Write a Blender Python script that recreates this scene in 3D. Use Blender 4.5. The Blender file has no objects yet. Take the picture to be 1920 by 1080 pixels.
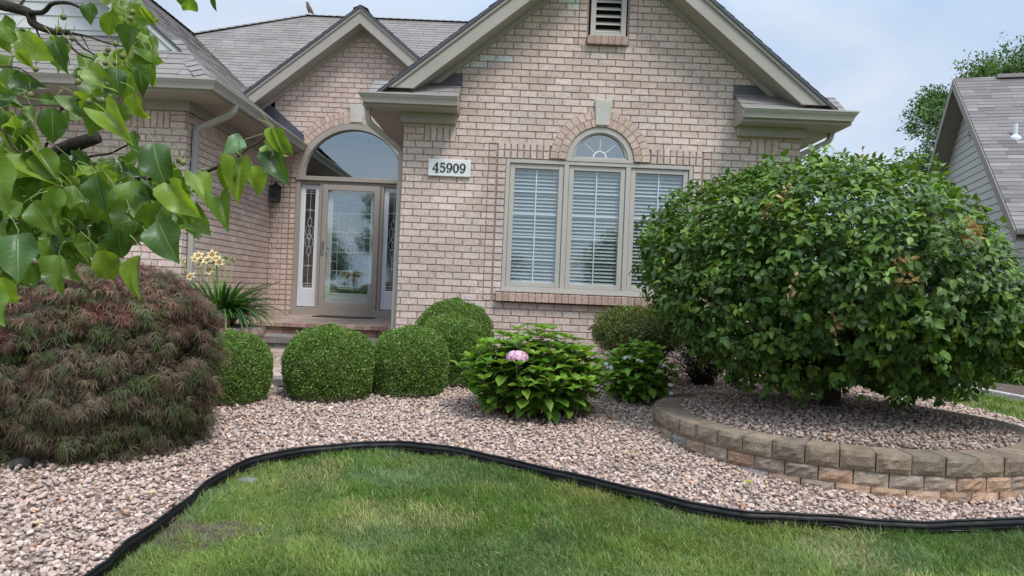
import bpy, bmesh, math, random
import numpy as np
from mathutils import Vector, Matrix

S = bpy.context.scene
rnd = random.Random(11)
rng = np.random.default_rng(11)
rad = math.radians

# ------------------------------------------------------------------ camera
F, TH, CZ = 1386.0, 0.042, 1.6
cam = bpy.data.cameras.new('camera')
cam.sensor_width = 36.0
cam.lens = F / 1920 * 36
cam.clip_start = 0.05
cam.clip_end = 2000
camo = bpy.data.objects.new('camera', cam)
S.collection.objects.link(camo)
camo.matrix_world = (Matrix.Translation((0, 0, CZ)) @ Matrix.Rotation(math.pi / 2 + 5 / F, 4, 'X')
                     @ Matrix.Rotation(TH, 4, 'Z'))
S.camera = camo

# ------------------------------------------------------------------ light
SUN_EL, SUN_AZ = 58, 148          # degrees; azimuth measured from +Y towards +X
w = bpy.data.worlds.new('World')
S.world = w
w.use_nodes = True
nt = w.node_tree
nt.nodes.clear()
def N(nt, typ, **kw):
    n = nt.nodes.new(typ)
    for k, v in kw.items():
        if k in ('ins',):
            for a, b in v.items():
                n.inputs[a].default_value = b
        else:
            setattr(n, k, v)
    return n
def L(nt, a, b):
    nt.links.new(a, b)
out = N(nt, 'ShaderNodeOutputWorld')
bg = N(nt, 'ShaderNodeBackground')
sky = N(nt, 'ShaderNodeTexSky', sky_type='NISHITA', sun_disc=False, sun_elevation=rad(SUN_EL),
        sun_rotation=rad(SUN_AZ), air_density=1.0, dust_density=2.0)
skm = N(nt, 'ShaderNodeVectorMath', operation='SCALE')
skm.inputs['Scale'].default_value = 0.10
L(nt, sky.outputs[0], skm.inputs[0])
tc = N(nt, 'ShaderNodeTexCoord')
sep = N(nt, 'ShaderNodeSeparateXYZ')
L(nt, tc.outputs['Generated'], sep.inputs[0])
# cloud layer: direction projected on a flat ceiling, so that clouds shorten towards the horizon
mx = N(nt, 'ShaderNodeMath', operation='MAXIMUM'); mx.inputs[1].default_value = 0.0
L(nt, sep.outputs[2], mx.inputs[0])
ad = N(nt, 'ShaderNodeMath', operation='ADD'); ad.inputs[1].default_value = 0.22
L(nt, mx.outputs[0], ad.inputs[0])
dv = N(nt, 'ShaderNodeVectorMath', operation='DIVIDE')
cb = N(nt, 'ShaderNodeCombineXYZ')
for i in range(3):
    L(nt, ad.outputs[0], cb.inputs[i])
L(nt, tc.outputs['Generated'], dv.inputs[0]); L(nt, cb.outputs[0], dv.inputs[1])
nz = N(nt, 'ShaderNodeTexNoise', ins={'Scale': 1.5, 'Detail': 6.0, 'Roughness': 0.55, 'Distortion': 0.6})
L(nt, dv.outputs[0], nz.inputs['Vector'])
cr = N(nt, 'ShaderNodeValToRGB')
cr.color_ramp.elements[0].position = 0.38
cr.color_ramp.elements[0].color = (0.385, 0.495, 0.655, 1)
cr.color_ramp.elements[1].position = 0.64
cr.color_ramp.elements[1].color = (0.54, 0.60, 0.69, 1)
L(nt, nz.outputs[0], cr.inputs[0])
# an overcast sky is brighter overhead than near the horizon
mr = N(nt, 'ShaderNodeMapRange', ins={'From Min': 0.33, 'From Max': 0.95, 'To Min': 0.95, 'To Max': 2.5})
L(nt, sep.outputs[2], mr.inputs[0])
mul = N(nt, 'ShaderNodeVectorMath', operation='SCALE')
L(nt, cr.outputs[0], mul.inputs[0]); L(nt, mr.outputs[0], mul.inputs['Scale'])
mixw = N(nt, 'ShaderNodeMix', data_type='RGBA'); mixw.inputs[0].default_value = 0.9
L(nt, skm.outputs[0], mixw.inputs[6]); L(nt, mul.outputs[0], mixw.inputs[7])
L(nt, mixw.outputs[2], bg.inputs[0])
bg.inputs[1].default_value = 1.0
L(nt, bg.outputs[0], out.inputs[0])

sl = bpy.data.lights.new('sun', 'SUN')
sl.energy = 1.9
sl.angle = rad(18)
sl.color = (1.0, 0.965, 0.92)
so = bpy.data.objects.new('sun', sl)
S.collection.objects.link(so)
d = Vector((math.sin(rad(SUN_AZ)) * math.cos(rad(SUN_EL)), math.cos(rad(SUN_AZ)) * math.cos(rad(SUN_EL)), math.sin(rad(SUN_EL))))
so.rotation_euler = d.to_track_quat('Z', 'Y').to_euler()
so.location = d * 40

vs = S.view_settings
S.display_settings.display_device = 'sRGB'
vs.view_transform = 'Standard'; vs.look = 'None'; vs.exposure = 0.56; vs.gamma = 1.0
S.cycles.max_bounces = 7
S.cycles.transparent_max_bounces = 12
S.cycles.use_denoising = True

# ------------------------------------------------------------------ helpers
_c, _s = math.cos(TH), math.sin(TH)
def uv_of(px, py):
    dx, dy = px - 960, 545 - py
    return dx * _c - dy * _s, dy * _c + dx * _s
def at(px, py, Y):
    u, v = uv_of(px, py)
    return Vector((u * Y / F, Y, CZ + v * Y / F))
def sst(t):
    t = np.clip(t, 0, 1)
    return t * t * (3 - 2 * t)
def gz(x, y):
    x = np.asarray(x, float); y = np.asarray(y, float)
    z = 0.0747 * np.clip(y, -6, 8.77)
    return z - 0.3 * sst((x - 4.3) / 3.2) * sst((y - 5.5) / 4)
def vnoise(x, y, seed=0):
    x = np.asarray(x, float); y = np.asarray(y, float)
    xi = np.floor(x).astype(np.int64); yi = np.floor(y).astype(np.int64)
    fx = sst(x - xi); fy = sst(y - yi)
    def h(a, b):
        n = (a * 374761393 + b * 668265263 + seed * 1442695041) & 0x7fffffff
        n = ((n ^ (n >> 13)) * 1274126177) & 0x7fffffff
        return ((n ^ (n >> 16)) & 0xffff) / 65535.0
    return (h(xi, yi) * (1 - fx) + h(xi + 1, yi) * fx) * (1 - fy) + (h(xi, yi + 1) * (1 - fx) + h(xi + 1, yi + 1) * fx) * fy
def fbm(x, y, seed=0, o=3):
    r = 0; a = 0.5
    for i in range(o):
        r = r + a * vnoise(x * 2 ** i, y * 2 ** i, seed + i); a *= .5
    return r / (1 - .5 ** o)

def tag(o, label=None, cat=None, group=None, kind=None):
    if label: o['label'] = label
    if cat: o['category'] = cat
    if group: o['group'] = group
    if kind: o['kind'] = kind
    return o
def thing(name, label, cat, loc=(0, 0, 0), rz=0, group=None):
    o = bpy.data.objects.new(name, None)
    o.empty_display_size = .2
    S.collection.objects.link(o)
    o.location = loc; o.rotation_euler = (0, 0, rz)
    return tag(o, label, cat, group)
def link(name, me, parent=None, local=False):
    o = bpy.data.objects.new(name, me)
    S.collection.objects.link(o)
    if parent is not None:
        o.parent = parent
        if parent.type == 'EMPTY' and not local:
            o.matrix_parent_inverse = parent.matrix_basis.inverted()
    return o

class MB:
    def __init__(s):
        s.v = []; s.f = []; s.t = []
    def poly(s, pts, t=(1, 1, 1)):
        n = len(s.v); s.v += [tuple(p) for p in pts]
        s.f.append(list(range(n, n + len(pts)))); s.t.append(t)
    def grid(s, P, t=(1, 1, 1), closed=False):
        n = len(s.v); r = len(P); c = len(P[0])
        for row in P: s.v += [tuple(p) for p in row]
        for i in range(r - 1):
            for j in range(c if closed else c - 1):
                k = (j + 1) % c
                s.f.append([n + i * c + j, n + i * c + k, n + (i + 1) * c + k, n + (i + 1) * c + j]); s.t.append(t)
    def box(s, a, b, t=(1, 1, 1), M=None, cf=0):
        x0, y0, z0 = a; x1, y1, z1 = b
        V = [(x0, y0, z0), (x1, y0, z0), (x1, y1, z0), (x0, y1, z0), (x0, y0, z1), (x1, y0, z1), (x1, y1, z1), (x0, y1, z1)]
        if M is not None: V = [M @ Vector(p) for p in V]
        n = len(s.v); s.v += [tuple(p) for p in V]
        for q in ((0, 3, 2, 1), (4, 5, 6, 7), (0, 1, 5, 4), (1, 2, 6, 5), (2, 3, 7, 6), (3, 0, 4, 7)):
            s.f.append([n + i for i in q]); s.t.append(t)
    def prism(s, pts, vec, t=(1, 1, 1), caps=True):
        vec = Vector(vec); A = [Vector(p) for p in pts]; B = [p + vec for p in A]
        n = len(s.v); k = len(A); s.v += [tuple(p) for p in A + B]
        if caps:
            s.f.append([n + i for i in range(k)][::-1]); s.t.append(t)
            s.f.append([n + k + i for i in range(k)]); s.t.append(t)
        for i in range(k):
            j = (i + 1) % k
            s.f.append([n + i, n + j, n + k + j, n + k + i]); s.t.append(t)
    def tube(s, pts, radii, n=8, t=(1, 1, 1), caps=True, sq=None):
        pts = [Vector(p) for p in pts]
        if not hasattr(radii, '__len__'): radii = [radii] * len(pts)
        rings = []; prev = None
        for i, p in enumerate(pts):
            a = pts[max(0, i - 1)]; b = pts[min(len(pts) - 1, i + 1)]
            d = (b - a).normalized()
            if prev is None:
                h = Vector((0, 0, 1)) if abs(d.z) < .9 else Vector((1, 0, 0))
                x = d.cross(h).normalized()
            else:
                x = (prev - d * prev.dot(d)).normalized()
            prev = x; y = d.cross(x)
            if sq:
                rings.append([p + x * (sx * sq[0]) + y * (sy * sq[1]) for sx, sy in ((-1, -1), (1, -1), (1, 1), (-1, 1))])
            else:
                rings.append([p + (x * math.cos(2 * math.pi * k / n) + y * math.sin(2 * math.pi * k / n)) * radii[i] for k in range(n)])
        s.grid(rings, t, closed=True)
        if caps:
            s.poly(rings[0][::-1], t); s.poly(rings[-1], t)
    def lathe(s, c, prof, n=24, t=(1, 1, 1)):
        c = Vector(c)
        s.grid([[c + Vector((r * math.cos(2 * math.pi * k / n), r * math.sin(2 * math.pi * k / n), z)) for k in range(n)] for r, z in prof], t, closed=True)
    def build(s, name, mat, parent=None, smooth=False, bevel=0, local=False, recalc=True):
        me = bpy.data.meshes.new(name)
        me.from_pydata(s.v, [], s.f)
        a = me.attributes.new('tint', 'FLOAT_COLOR', 'FACE')
        col = np.ones((len(s.f), 4), np.float32); col[:, :3] = np.array(s.t, np.float32).reshape(-1, 3)
        a.data.foreach_set('color', col.ravel())
        if recalc:
            bm = bmesh.new(); bm.from_mesh(me)
            bmesh.ops.remove_doubles(bm, verts=bm.verts, dist=1e-5)
            bmesh.ops.recalc_face_normals(bm, faces=bm.faces); bm.to_mesh(me); bm.free()
        if smooth: me.shade_smooth()
        me.materials.append(mat)
        o = link(name, me, parent, local)
        if bevel:
            m = o.modifiers.new('bevel', 'BEVEL'); m.width = bevel; m.segments = 2; m.limit_method = 'ANGLE'
        return o

class Bulk:
    """many copies of small templates merged in one mesh, with a tint per copy"""
    def __init__(s):
        s.V = []; s.LI = []; s.LT = []; s.C = []; s.P = []; s.n = 0
    def add(s, tpl, M, P, C):
        tv, tf = tpl[0], tpl[1]
        lp = tpl[2] if len(tpl) > 2 else tv
        n = len(P); k = len(tv)
        V = np.einsum('nij,kj->nki', M, tv) + P[:, None, :]
        s.V.append(V.reshape(-1, 3))
        li = np.concatenate([np.array(f) for f in tf])
        s.LI.append((li[None, :] + (np.arange(n) * k)[:, None] + s.n).ravel())
        s.LT.append(np.tile(np.array([len(f) for f in tf]), n))
        s.C.append(np.repeat(np.asarray(C, np.float32), len(tf), axis=0))
        s.P.append(np.tile(lp, (n, 1)))
        s.n += n * k
    def build(s, name, mat, parent=None, smooth=True, local=False, lp=True):
        me = bpy.data.meshes.new(name)
        V = np.concatenate(s.V).astype(np.float32); LI = np.concatenate(s.LI).astype(np.int32); LT = np.concatenate(s.LT)
        C = np.concatenate(s.C)
        me.vertices.add(len(V)); me.vertices.foreach_set('co', V.ravel())
        me.loops.add(len(LI)); me.loops.foreach_set('vertex_index', LI)
        st = np.zeros(len(LT), np.int32); st[1:] = np.cumsum(LT)[:-1]
        me.polygons.add(len(LT)); me.polygons.foreach_set('loop_start', st)
        me.update(calc_edges=True)
        a = me.attributes.new('tint', 'FLOAT_COLOR', 'FACE')
        col = np.ones((len(C), 4), np.float32); col[:, :3] = C
        a.data.foreach_set('color', col.ravel())
        if lp:
            a = me.attributes.new('lp', 'FLOAT_VECTOR', 'POINT')
            a.data.foreach_set('vector', np.concatenate(s.P).astype(np.float32).ravel())
        if smooth:
            me.polygons.foreach_set('use_smooth', np.ones(len(LT), bool))
        me.materials.append(mat)
        return link(name, me, parent, local)

def norm(a):
    return a / np.maximum(np.linalg.norm(a, axis=-1, keepdims=True), 1e-9)
def frames(D, Nn, size, sx=None):
    y = norm(D); x = norm(np.cross(y, Nn)); z = np.cross(x, y)
    size = np.asarray(size)[:, None] if np.ndim(size) else size
    X = x * size if sx is None else x * np.asarray(sx)[:, None]
    return np.stack([X, y * size, z * size], axis=-1)
def rand_dirs(n):
    return norm(rng.normal(size=(n, 3)))
def pick(cols, n, jit=.15, p=None):
    cols = np.array(cols, float)
    c = cols[rng.choice(len(cols), n, p=p)]
    return np.clip(c * (1 + rng.normal(0, jit, (n, 1))) * (1 + rng.normal(0, jit * .35, (n, 3))), 0.004, 1)

def leaf_tpl(st=4, w=.5, fold=.15, curl=.25, wide=.4, wavy=0, seed=0, acum=False, cols=1, petiole=0):
    """leaf lying in xy, base at 0, tip at y=1; returns verts, faces, local coords"""
    r = random.Random(seed)
    ph = r.random() * 6
    V = []; Lp = []
    ys = [(i / st) for i in range(st + 1)]
    for y in ys:
        q = y ** (math.log(.5) / math.log(wide))
        hw = w * .5 * (math.sqrt(max(0, 1 - ((wide - y) / wide) ** 2)) if y < wide else max(0, 1 - ((y - wide) / (1 - wide)) ** (1.8 if acum else 1.9)))
        if acum and y > .8: hw *= .80
        if y == 0: hw = w * .10
        if y >= 1: hw = 0.004
        for j in range(-cols, cols + 1):
            u = j / cols
            z = fold * abs(u) * hw * 2 - curl * y * y + wavy * math.sin(y * 9 + ph + (2 if j < 0 else 0)) * abs(u) ** 2 * hw * 2
            yy = y - curl * curl * y * y * .6
            V.append((u * hw, yy + petiole, z)); Lp.append((u, y, hw))
    c = 2 * cols + 1; Fc = []
    for i in range(st):
        for j in range(c - 1):
            Fc.append((i * c + j, i * c + j + 1, (i + 1) * c + j + 1, (i + 1) * c + j))
    return np.array(V), Fc, np.array(Lp)

def shell(prof, n):
    """n points on a surface of revolution given by (r,z) profile; returns pos, normal"""
    p = np.array(prof, float)
    seg = np.linalg.norm(np.diff(p, axis=0), axis=1); wgt = seg * (p[:-1, 0] + p[1:, 0]) / 2
    k = rng.choice(len(seg), n, p=wgt / wgt.sum()); t = rng.random(n)[:, None]
    q = p[k] * (1 - t) + p[k + 1] * t
    dr = p[k + 1] - p[k]
    nr = norm(np.stack([dr[:, 1], -dr[:, 0]], 1))
    nr *= np.where((nr[:, 0] * (q[:, 0]) + nr[:, 1] * (q[:, 1] - p[:, 1].mean())) < 0, -1, 1)[:, None]
    a = rng.random(n) * 2 * math.pi
    pos = np.stack([q[:, 0] * np.cos(a), q[:, 0] * np.sin(a), q[:, 1]], 1)
    nor = np.stack([nr[:, 0] * np.cos(a), nr[:, 0] * np.sin(a), nr[:, 1]], 1)
    return pos, nor

# ------------------------------------------------------------------ materials
def newmat(name):
    m = bpy.data.materials.new(name); m.use_nodes = True
    m.node_tree.nodes.clear()
    return m, m.node_tree
def mat(name, col=(.5, .5, .5), rough=.6, spec=.5, metal=0, tint=False, vary=0., vscale=4., fine=0., fscale=60., bump=0., bscale=80., bdist=.003, detail=5, col2=None):
    m, t = newmat(name)
    o = N(t, 'ShaderNodeOutputMaterial'); b = N(t, 'ShaderNodeBsdfPrincipled')
    L(t, b.outputs[0], o.inputs[0])
    b.inputs['Roughness'].default_value = rough; b.inputs['Metallic'].default_value = metal
    b.inputs['Specular IOR Level'].default_value = spec
    tc = N(t, 'ShaderNodeTexCoord')
    c = N(t, 'ShaderNodeRGB'); c.outputs[0].default_value = (*col, 1); cur = c.outputs[0]
    def mulc(a, bb):
        x = N(t, 'ShaderNodeMix', data_type='RGBA', blend_type='MULTIPLY'); x.inputs[0].default_value = 1
        L(t, a, x.inputs[6]); L(t, bb, x.inputs[7]); return x.outputs[2]
    if tint:
        a = N(t, 'ShaderNodeAttribute', attribute_name='tint'); cur = mulc(cur, a.outputs[0])
    for amt, sc in ((vary, vscale), (fine, fscale)):
        if amt:
            nn = N(t, 'ShaderNodeTexNoise', ins={'Scale': sc, 'Detail': detail, 'Roughness': .6})
            L(t, tc.outputs['Object'], nn.inputs['Vector'])
            r = N(t, 'ShaderNodeMapRange', ins={'From Min': .28, 'From Max': .72, 'To Min': 1 - amt, 'To Max': 1 + amt})
            L(t, nn.outputs[0], r.inputs[0])
            cc = N(t, 'ShaderNodeCombineColor')
            for i in range(3): L(t, r.outputs[0], cc.inputs[i])
            cur = mulc(cur, cc.outputs[0])
    if col2:
        nn = N(t, 'ShaderNodeTexNoise', ins={'Scale': 9.0, 'Detail': 5.0, 'Roughness': .6}); L(t, tc.outputs['Object'], nn.inputs['Vector'])
        r = N(t, 'ShaderNodeMapRange', ins={'From Min': .48, 'From Max': .62, 'To Min': 0, 'To Max': .55}); L(t, nn.outputs[0], r.inputs[0])
        x = N(t, 'ShaderNodeMix', data_type='RGBA'); L(t, r.outputs[0], x.inputs[0]); L(t, cur, x.inputs[6]); x.inputs[7].default_value = (*col2, 1); cur = x.outputs[2]
    L(t, cur, b.inputs['Base Color'])
    if bump:
        nn = N(t, 'ShaderNodeTexNoise', ins={'Scale': bscale, 'Detail': 6.0, 'Roughness': .65})
        L(t, tc.outputs['Object'], nn.inputs['Vector'])
        bp = N(t, 'ShaderNodeBump', ins={'Strength': bump, 'Distance': bdist})
        L(t, nn.outputs[0], bp.inputs['Height']); L(t, bp.outputs[0], b.inputs['Normal'])
    return m
def leafmat(name, rough=.42, trans=.3, vein=0., spec=.5, back=None, tcol=(1.25, 1.25, .5)):
    m, t = newmat(name)
    o = N(t, 'ShaderNodeOutputMaterial'); b = N(t, 'ShaderNodeBsdfPrincipled')
    b.inputs['Roughness'].default_value = rough; b.inputs['Specular IOR Level'].default_value = spec
    a = N(t, 'ShaderNodeAttribute', attribute_name='tint'); cur = a.outputs[0]
    if vein:
        lp = N(t, 'ShaderNodeAttribute', attribute_name='lp')
        sp = N(t, 'ShaderNodeSeparateXYZ'); L(t, lp.outputs['Vector'], sp.inputs[0])
        ab = N(t, 'ShaderNodeMath', operation='ABSOLUTE'); L(t, sp.outputs[0], ab.inputs[0])
        # midrib
        r = N(t, 'ShaderNodeMapRange', interpolation_type='SMOOTHSTEP', ins={'From Min': .0, 'From Max': .075, 'To Min': 1, 'To Max': 0}); L(t, ab.outputs[0], r.inputs[0])
        # side veins
        m1 = N(t, 'ShaderNodeMath', operation='MULTIPLY_ADD'); L(t, ab.outputs[0], m1.inputs[0]); m1.inputs[1].default_value = -.22; L(t, sp.outputs[1], m1.inputs[2])
        m2 = N(t, 'ShaderNodeMath', operation='MULTIPLY'); L(t, m1.outputs[0], m2.inputs[0]); m2.inputs[1].default_value = 60
        m3 = N(t, 'ShaderNodeMath', operation='SINE'); L(t, m2.outputs[0], m3.inputs[0])
        r2 = N(t, 'ShaderNodeMapRange', ins={'From Min': .8, 'From Max': 1, 'To Min': 0, 'To Max': .25}); L(t, m3.outputs[0], r2.inputs[0])
        mxx = N(t, 'ShaderNodeMath', operation='MAXIMUM'); L(t, r.outputs[0], mxx.inputs[0]); L(t, r2.outputs[0], mxx.inputs[1])
        f = N(t, 'ShaderNodeMath', operation='MULTIPLY'); f.inputs[1].default_value = vein; L(t, mxx.outputs[0], f.inputs[0])
        x = N(t, 'ShaderNodeMix', data_type='RGBA'); L(t, f.outputs[0], x.inputs[0]); L(t, cur, x.inputs[6]); x.inputs[7].default_value = (.32, .42, .14, 1)
        cur = x.outputs[2]
        bp = N(t, 'ShaderNodeBump', ins={'Strength': .35, 'Distance': .002}); L(t, mxx.outputs[0], bp.inputs['Height']); L(t, bp.outputs[0], b.inputs['Normal'])
    if vein > .3:
        tc = N(t, 'ShaderNodeTexCoord')
        nn = N(t, 'ShaderNodeTexNoise', ins={'Scale': 22.0, 'Detail': 4.0}); L(t, tc.outputs['Object'], nn.inputs['Vector'])
        r = N(t, 'ShaderNodeMapRange', ins={'From Min': .3, 'From Max': .7, 'To Min': .72, 'To Max': 1.35}); L(t, nn.outputs[0], r.inputs[0])
        sc = N(t, 'ShaderNodeVectorMath', operation='SCALE'); L(t, cur, sc.inputs[0]); L(t, r.outputs[0], sc.inputs['Scale'])
        n3 = N(t, 'ShaderNodeTexNoise', ins={'Scale': 75.0, 'Detail': 2.0}); L(t, tc.outputs['Object'], n3.inputs['Vector'])
        r3 = N(t, 'ShaderNodeMapRange', ins={'From Min': .735, 'From Max': .765, 'To Min': 0, 'To Max': .85}); L(t, n3.outputs[0], r3.inputs[0])
        x = N(t, 'ShaderNodeMix', data_type='RGBA'); L(t, r3.outputs[0], x.inputs[0]); L(t, sc.outputs[0], x.inputs[6]); x.inputs[7].default_value = (.16, .07, .02, 1); cur = x.outputs[2]
    L(t, cur, b.inputs['Base Color'])
    tr = N(t, 'ShaderNodeBsdfTranslucent')
    x = N(t, 'ShaderNodeMix', data_type='RGBA', blend_type='MULTIPLY'); x.inputs[0].default_value = 1
    L(t, cur, x.inputs[6]); x.inputs[7].default_value = (*tcol, 1); x.clamp_result = False
    L(t, x.outputs[2], tr.inputs[0])
    ms = N(t, 'ShaderNodeMixShader'); ms.inputs[0].default_value = trans
    L(t, b.outputs[0], ms.inputs[1]); L(t, tr.outputs[0], ms.inputs[2]); L(t, ms.outputs[0], o.inputs[0])
    return m
def glassmat(name, refl=.3, tint=(.75, .8, .8), rough=.015, wobble=0):
    m, t = newmat(name)
    o = N(t, 'ShaderNodeOutputMaterial')
    g = N(t, 'ShaderNodeBsdfGlossy', ins={'Roughness': rough, 'Color': (.88, .96, .97, 1)})
    tr = N(t, 'ShaderNodeBsdfTransparent'); tr.inputs[0].default_value = (*tint, 1)
    lw = N(t, 'ShaderNodeLayerWeight'); pw = N(t, 'ShaderNodeMath', operation='POWER'); pw.inputs[1].default_value = 5; L(t, lw.outputs['Facing'], pw.inputs[0])
    ad = N(t, 'ShaderNodeMath', operation='MULTIPLY_ADD'); ad.inputs[1].default_value = .8; ad.inputs[2].default_value = refl + .04; L(t, pw.outputs[0], ad.inputs[0])
    if wobble:
        tcn = N(t, 'ShaderNodeTexCoord'); nn = N(t, 'ShaderNodeTexNoise', ins={'Scale': 1.3, 'Detail': 1.0})
        L(t, tcn.outputs['Object'], nn.inputs['Vector'])
        bp = N(t, 'ShaderNodeBump', ins={'Strength': wobble, 'Distance': .02}); L(t, nn.outputs[0], bp.inputs['Height']); L(t, bp.outputs[0], g.inputs['Normal'])
    ms = N(t, 'ShaderNodeMixShader'); L(t, ad.outputs[0], ms.inputs[0]); L(t, tr.outputs[0], ms.inputs[1]); L(t, g.outputs[0], ms.inputs[2])
    L(t, ms.outputs[0], o.inputs[0])
    return m

M_ = {}
M_['brick'] = mat('brick', (1, 1, 1), .88, .25, tint=True, vary=.13, vscale=1.1, fine=.24, fscale=42, bump=.5, bscale=70, bdist=.006)
M_['trim'] = mat('painted_trim', (.37, .335, .290), .5, .4, vary=.07, vscale=2.5, fine=.05, fscale=50, bump=.12, bscale=45)
M_['gutter'] = mat('gutter_metal', (.41, .385, .345), .38, .5, vary=.08, vscale=3, fine=.05, fscale=25)
M_['doorframe'] = mat('bronze_frame', (.34, .30, .255), .45, .45, vary=.05, vscale=3)
M_['whitepaint'] = mat('white_paint', (.66, .68, .72), .45, .45, vary=.04, vscale=3)
M_['vinyl'] = mat('window_vinyl', (.46, .425, .375), .42, .45, vary=.05, vscale=3)
M_['blind'] = mat('blind_slat', (.43, .46, .45), .5, .4)
M_['muntin'] = mat('muntin_white', (.80, .82, .82), .4, .5)
M_['limestone'] = mat('limestone', (.52, .49, .44), .85, .25, vary=.14, vscale=7, fine=.12, fscale=80, bump=.3, bscale=90)
M_['shingle'] = mat('shingle', (1, 1, 1), .92, .2, tint=True, vary=.10, vscale=1.4, fine=.18, fscale=110, bump=.3, bscale=160, bdist=.004)
M_['flashing'] = mat('flashing', (.085, .085, .10), .42, .5, metal=.3, vary=.15, vscale=4)
M_['darkroom'] = mat('dark_interior', (.02, .022, .024), .9, .1)
M_['siding'] = mat('siding', (.42, .40, .375), .6, .35, vary=.06, vscale=1.5, fine=.05, fscale=40)
M_['sidingwhite'] = mat('siding_pale', (.56, .56, .555), .6, .35, vary=.05, vscale=2)
M_['block'] = mat('split_block', (1, 1, 1), .93, .2, tint=True, vary=.28, vscale=11, fine=.3, fscale=90, bump=.9, bscale=55, bdist=.012)
M_['wallblock'] = mat('weathered_block', (1, 1, 1), .93, .2, tint=True, vary=.25, vscale=14, fine=.3, fscale=90, bump=.9, bscale=55, bdist=.012, col2=(.29, .255, .225))
M_['paver'] = mat('paver', (1, 1, 1), .9, .25, tint=True, vary=.16, vscale=3, fine=.18, fscale=70, bump=.4, bscale=90, bdist=.004)
M_['stone'] = mat('gravel_stone', (1, 1, 1), .88, .28, tint=True, vary=.12, vscale=30, fine=.28, fscale=130, bump=.5, bscale=160, bdist=.004)
M_['bedsoil'] = mat('bed_soil', (.20, .15, .13), .95, .1, vary=.4, vscale=20, bump=.6, bscale=60, bdist=.01)
M_['mulch'] = mat('mulch', (.13, .095, .08), .95, .1, vary=.4, vscale=14, fine=.4, fscale=60, bump=1, bscale=50, bdist=.02)
M_['concrete'] = mat('concrete', (.45, .42, .38), .9, .25, vary=.14, vscale=6, fine=.1, fscale=90, bump=.3, bscale=80)
M_['edging'] = mat('black_plastic', (.007, .007, .008), .5, .28, vary=.3, vscale=9, bump=.1, bscale=25)
M_['bark'] = mat('bark', (.055, .043, .035), .95, .2, vary=.35, vscale=14, fine=.3, fscale=60, bump=1, bscale=34, bdist=.02)
M_['twig'] = mat('twig', (.13, .09, .06), .85, .2, vary=.3, vscale=20)
M_['darktwig'] = mat('dark_twig', (.045, .035, .028), .9, .2, vary=.3, vscale=20)
M_['petiole'] = mat('petiole', (.25, .30, .10), .6, .3)
M_['fruit'] = mat('pear_fruit', (.16, .17, .06), .6, .3, vary=.3, vscale=60, fine=.2, fscale=400)
M_['black'] = mat('black_paint', (.015, .015, .016), .4, .5)
M_['metal'] = mat('brushed_metal', (.5, .48, .45), .3, .5, metal=1)
M_['came'] = mat('lead_came', (.75, .78, .78), .35, .5, metal=.2)
M_['plaque'] = mat('plaque', (.74, .74, .72), .75, .3, vary=.08, vscale=9, fine=.1, fscale=140)
M_['rock'] = mat('grey_rock', (.18, .18, .18), .9, .25, vary=.3, vscale=12, bump=.8, bscale=30, bdist=.02)
M_['glass'] = glassmat('window_glass', .07, (.95, .97, .97))
M_['glasst'] = glassmat('transom_glass', .32, (.5, .56, .56), wobble=.12)
M_['glassd'] = glassmat('door_glass', .10, (.93, .94, .94), wobble=.10)
M_['leaf_pear'] = leafmat('pear_leaf', .38, .36, vein=.38, spec=.48, tcol=(1.6, 1.5, .55))
M_['leaf_tree'] = leafmat('tree_leaf', .42, .25, vein=.25, spec=.40)
M_['leaf_hyd'] = leafmat('hydrangea_leaf', .45, .28, vein=.4, spec=.4)
M_['leaf_box'] = leafmat('boxwood_leaf', .42, .22, spec=.45)
M_['leaf_maple'] = leafmat('maple_leaf', .5, .25, spec=.35, tcol=(1.4, 1.0, .6))
M_['leaf_lily'] = leafmat('strap_leaf', .42, .22, spec=.45)
M_['petal'] = leafmat('petal', .6, .35, spec=.2, tcol=(1.1, 1.1, 1.1))
M_['grass'] = leafmat('grass_blade', .5, .25, spec=.3, tcol=(1.3, 1.3, .6))
M_['leaf_far'] = leafmat('far_leaf', .5, .25, spec=.3)

# lawn ground: soil and thatch between the blades
def lawnmat():
    m, t = newmat('lawn_ground')
    o = N(t, 'ShaderNodeOutputMaterial'); b = N(t, 'ShaderNodeBsdfPrincipled'); L(t, b.outputs[0], o.inputs[0])
    b.inputs['Roughness'].default_value = .95; b.inputs['Specular IOR Level'].default_value = .1
    tc = N(t, 'ShaderNodeTexCoord')
    n1 = N(t, 'ShaderNodeTexNoise', ins={'Scale': 1.2, 'Detail': 8.0, 'Roughness': .65}); L(t, tc.outputs['Object'], n1.inputs[0])
    n2 = N(t, 'ShaderNodeTexNoise', ins={'Scale': 55.0, 'Detail': 4.0, 'Roughness': .7}); L(t, tc.outputs['Object'], n2.inputs[0])
    r = N(t, 'ShaderNodeValToRGB'); e = r.color_ramp.elements
    e[0].position = .3; e[0].color = (.075, .105, .03, 1); e[1].position = .7; e[1].color = (.14, .17, .06, 1)
    L(t, n1.outputs[0], r.inputs[0])
    r2 = N(t, 'ShaderNodeMapRange', ins={'From Min': .3, 'From Max': .7, 'To Min': .5, 'To Max': 1.4}); L(t, n2.outputs[0], r2.inputs[0])
    sc = N(t, 'ShaderNodeVectorMath', operation='SCALE'); L(t, r.outputs[0], sc.inputs[0]); L(t, r2.outputs[0], sc.inputs['Scale'])
    L(t, sc.outputs[0], b.inputs['Base Color'])
    return m
M_['lawn'] = lawnmat()

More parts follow.
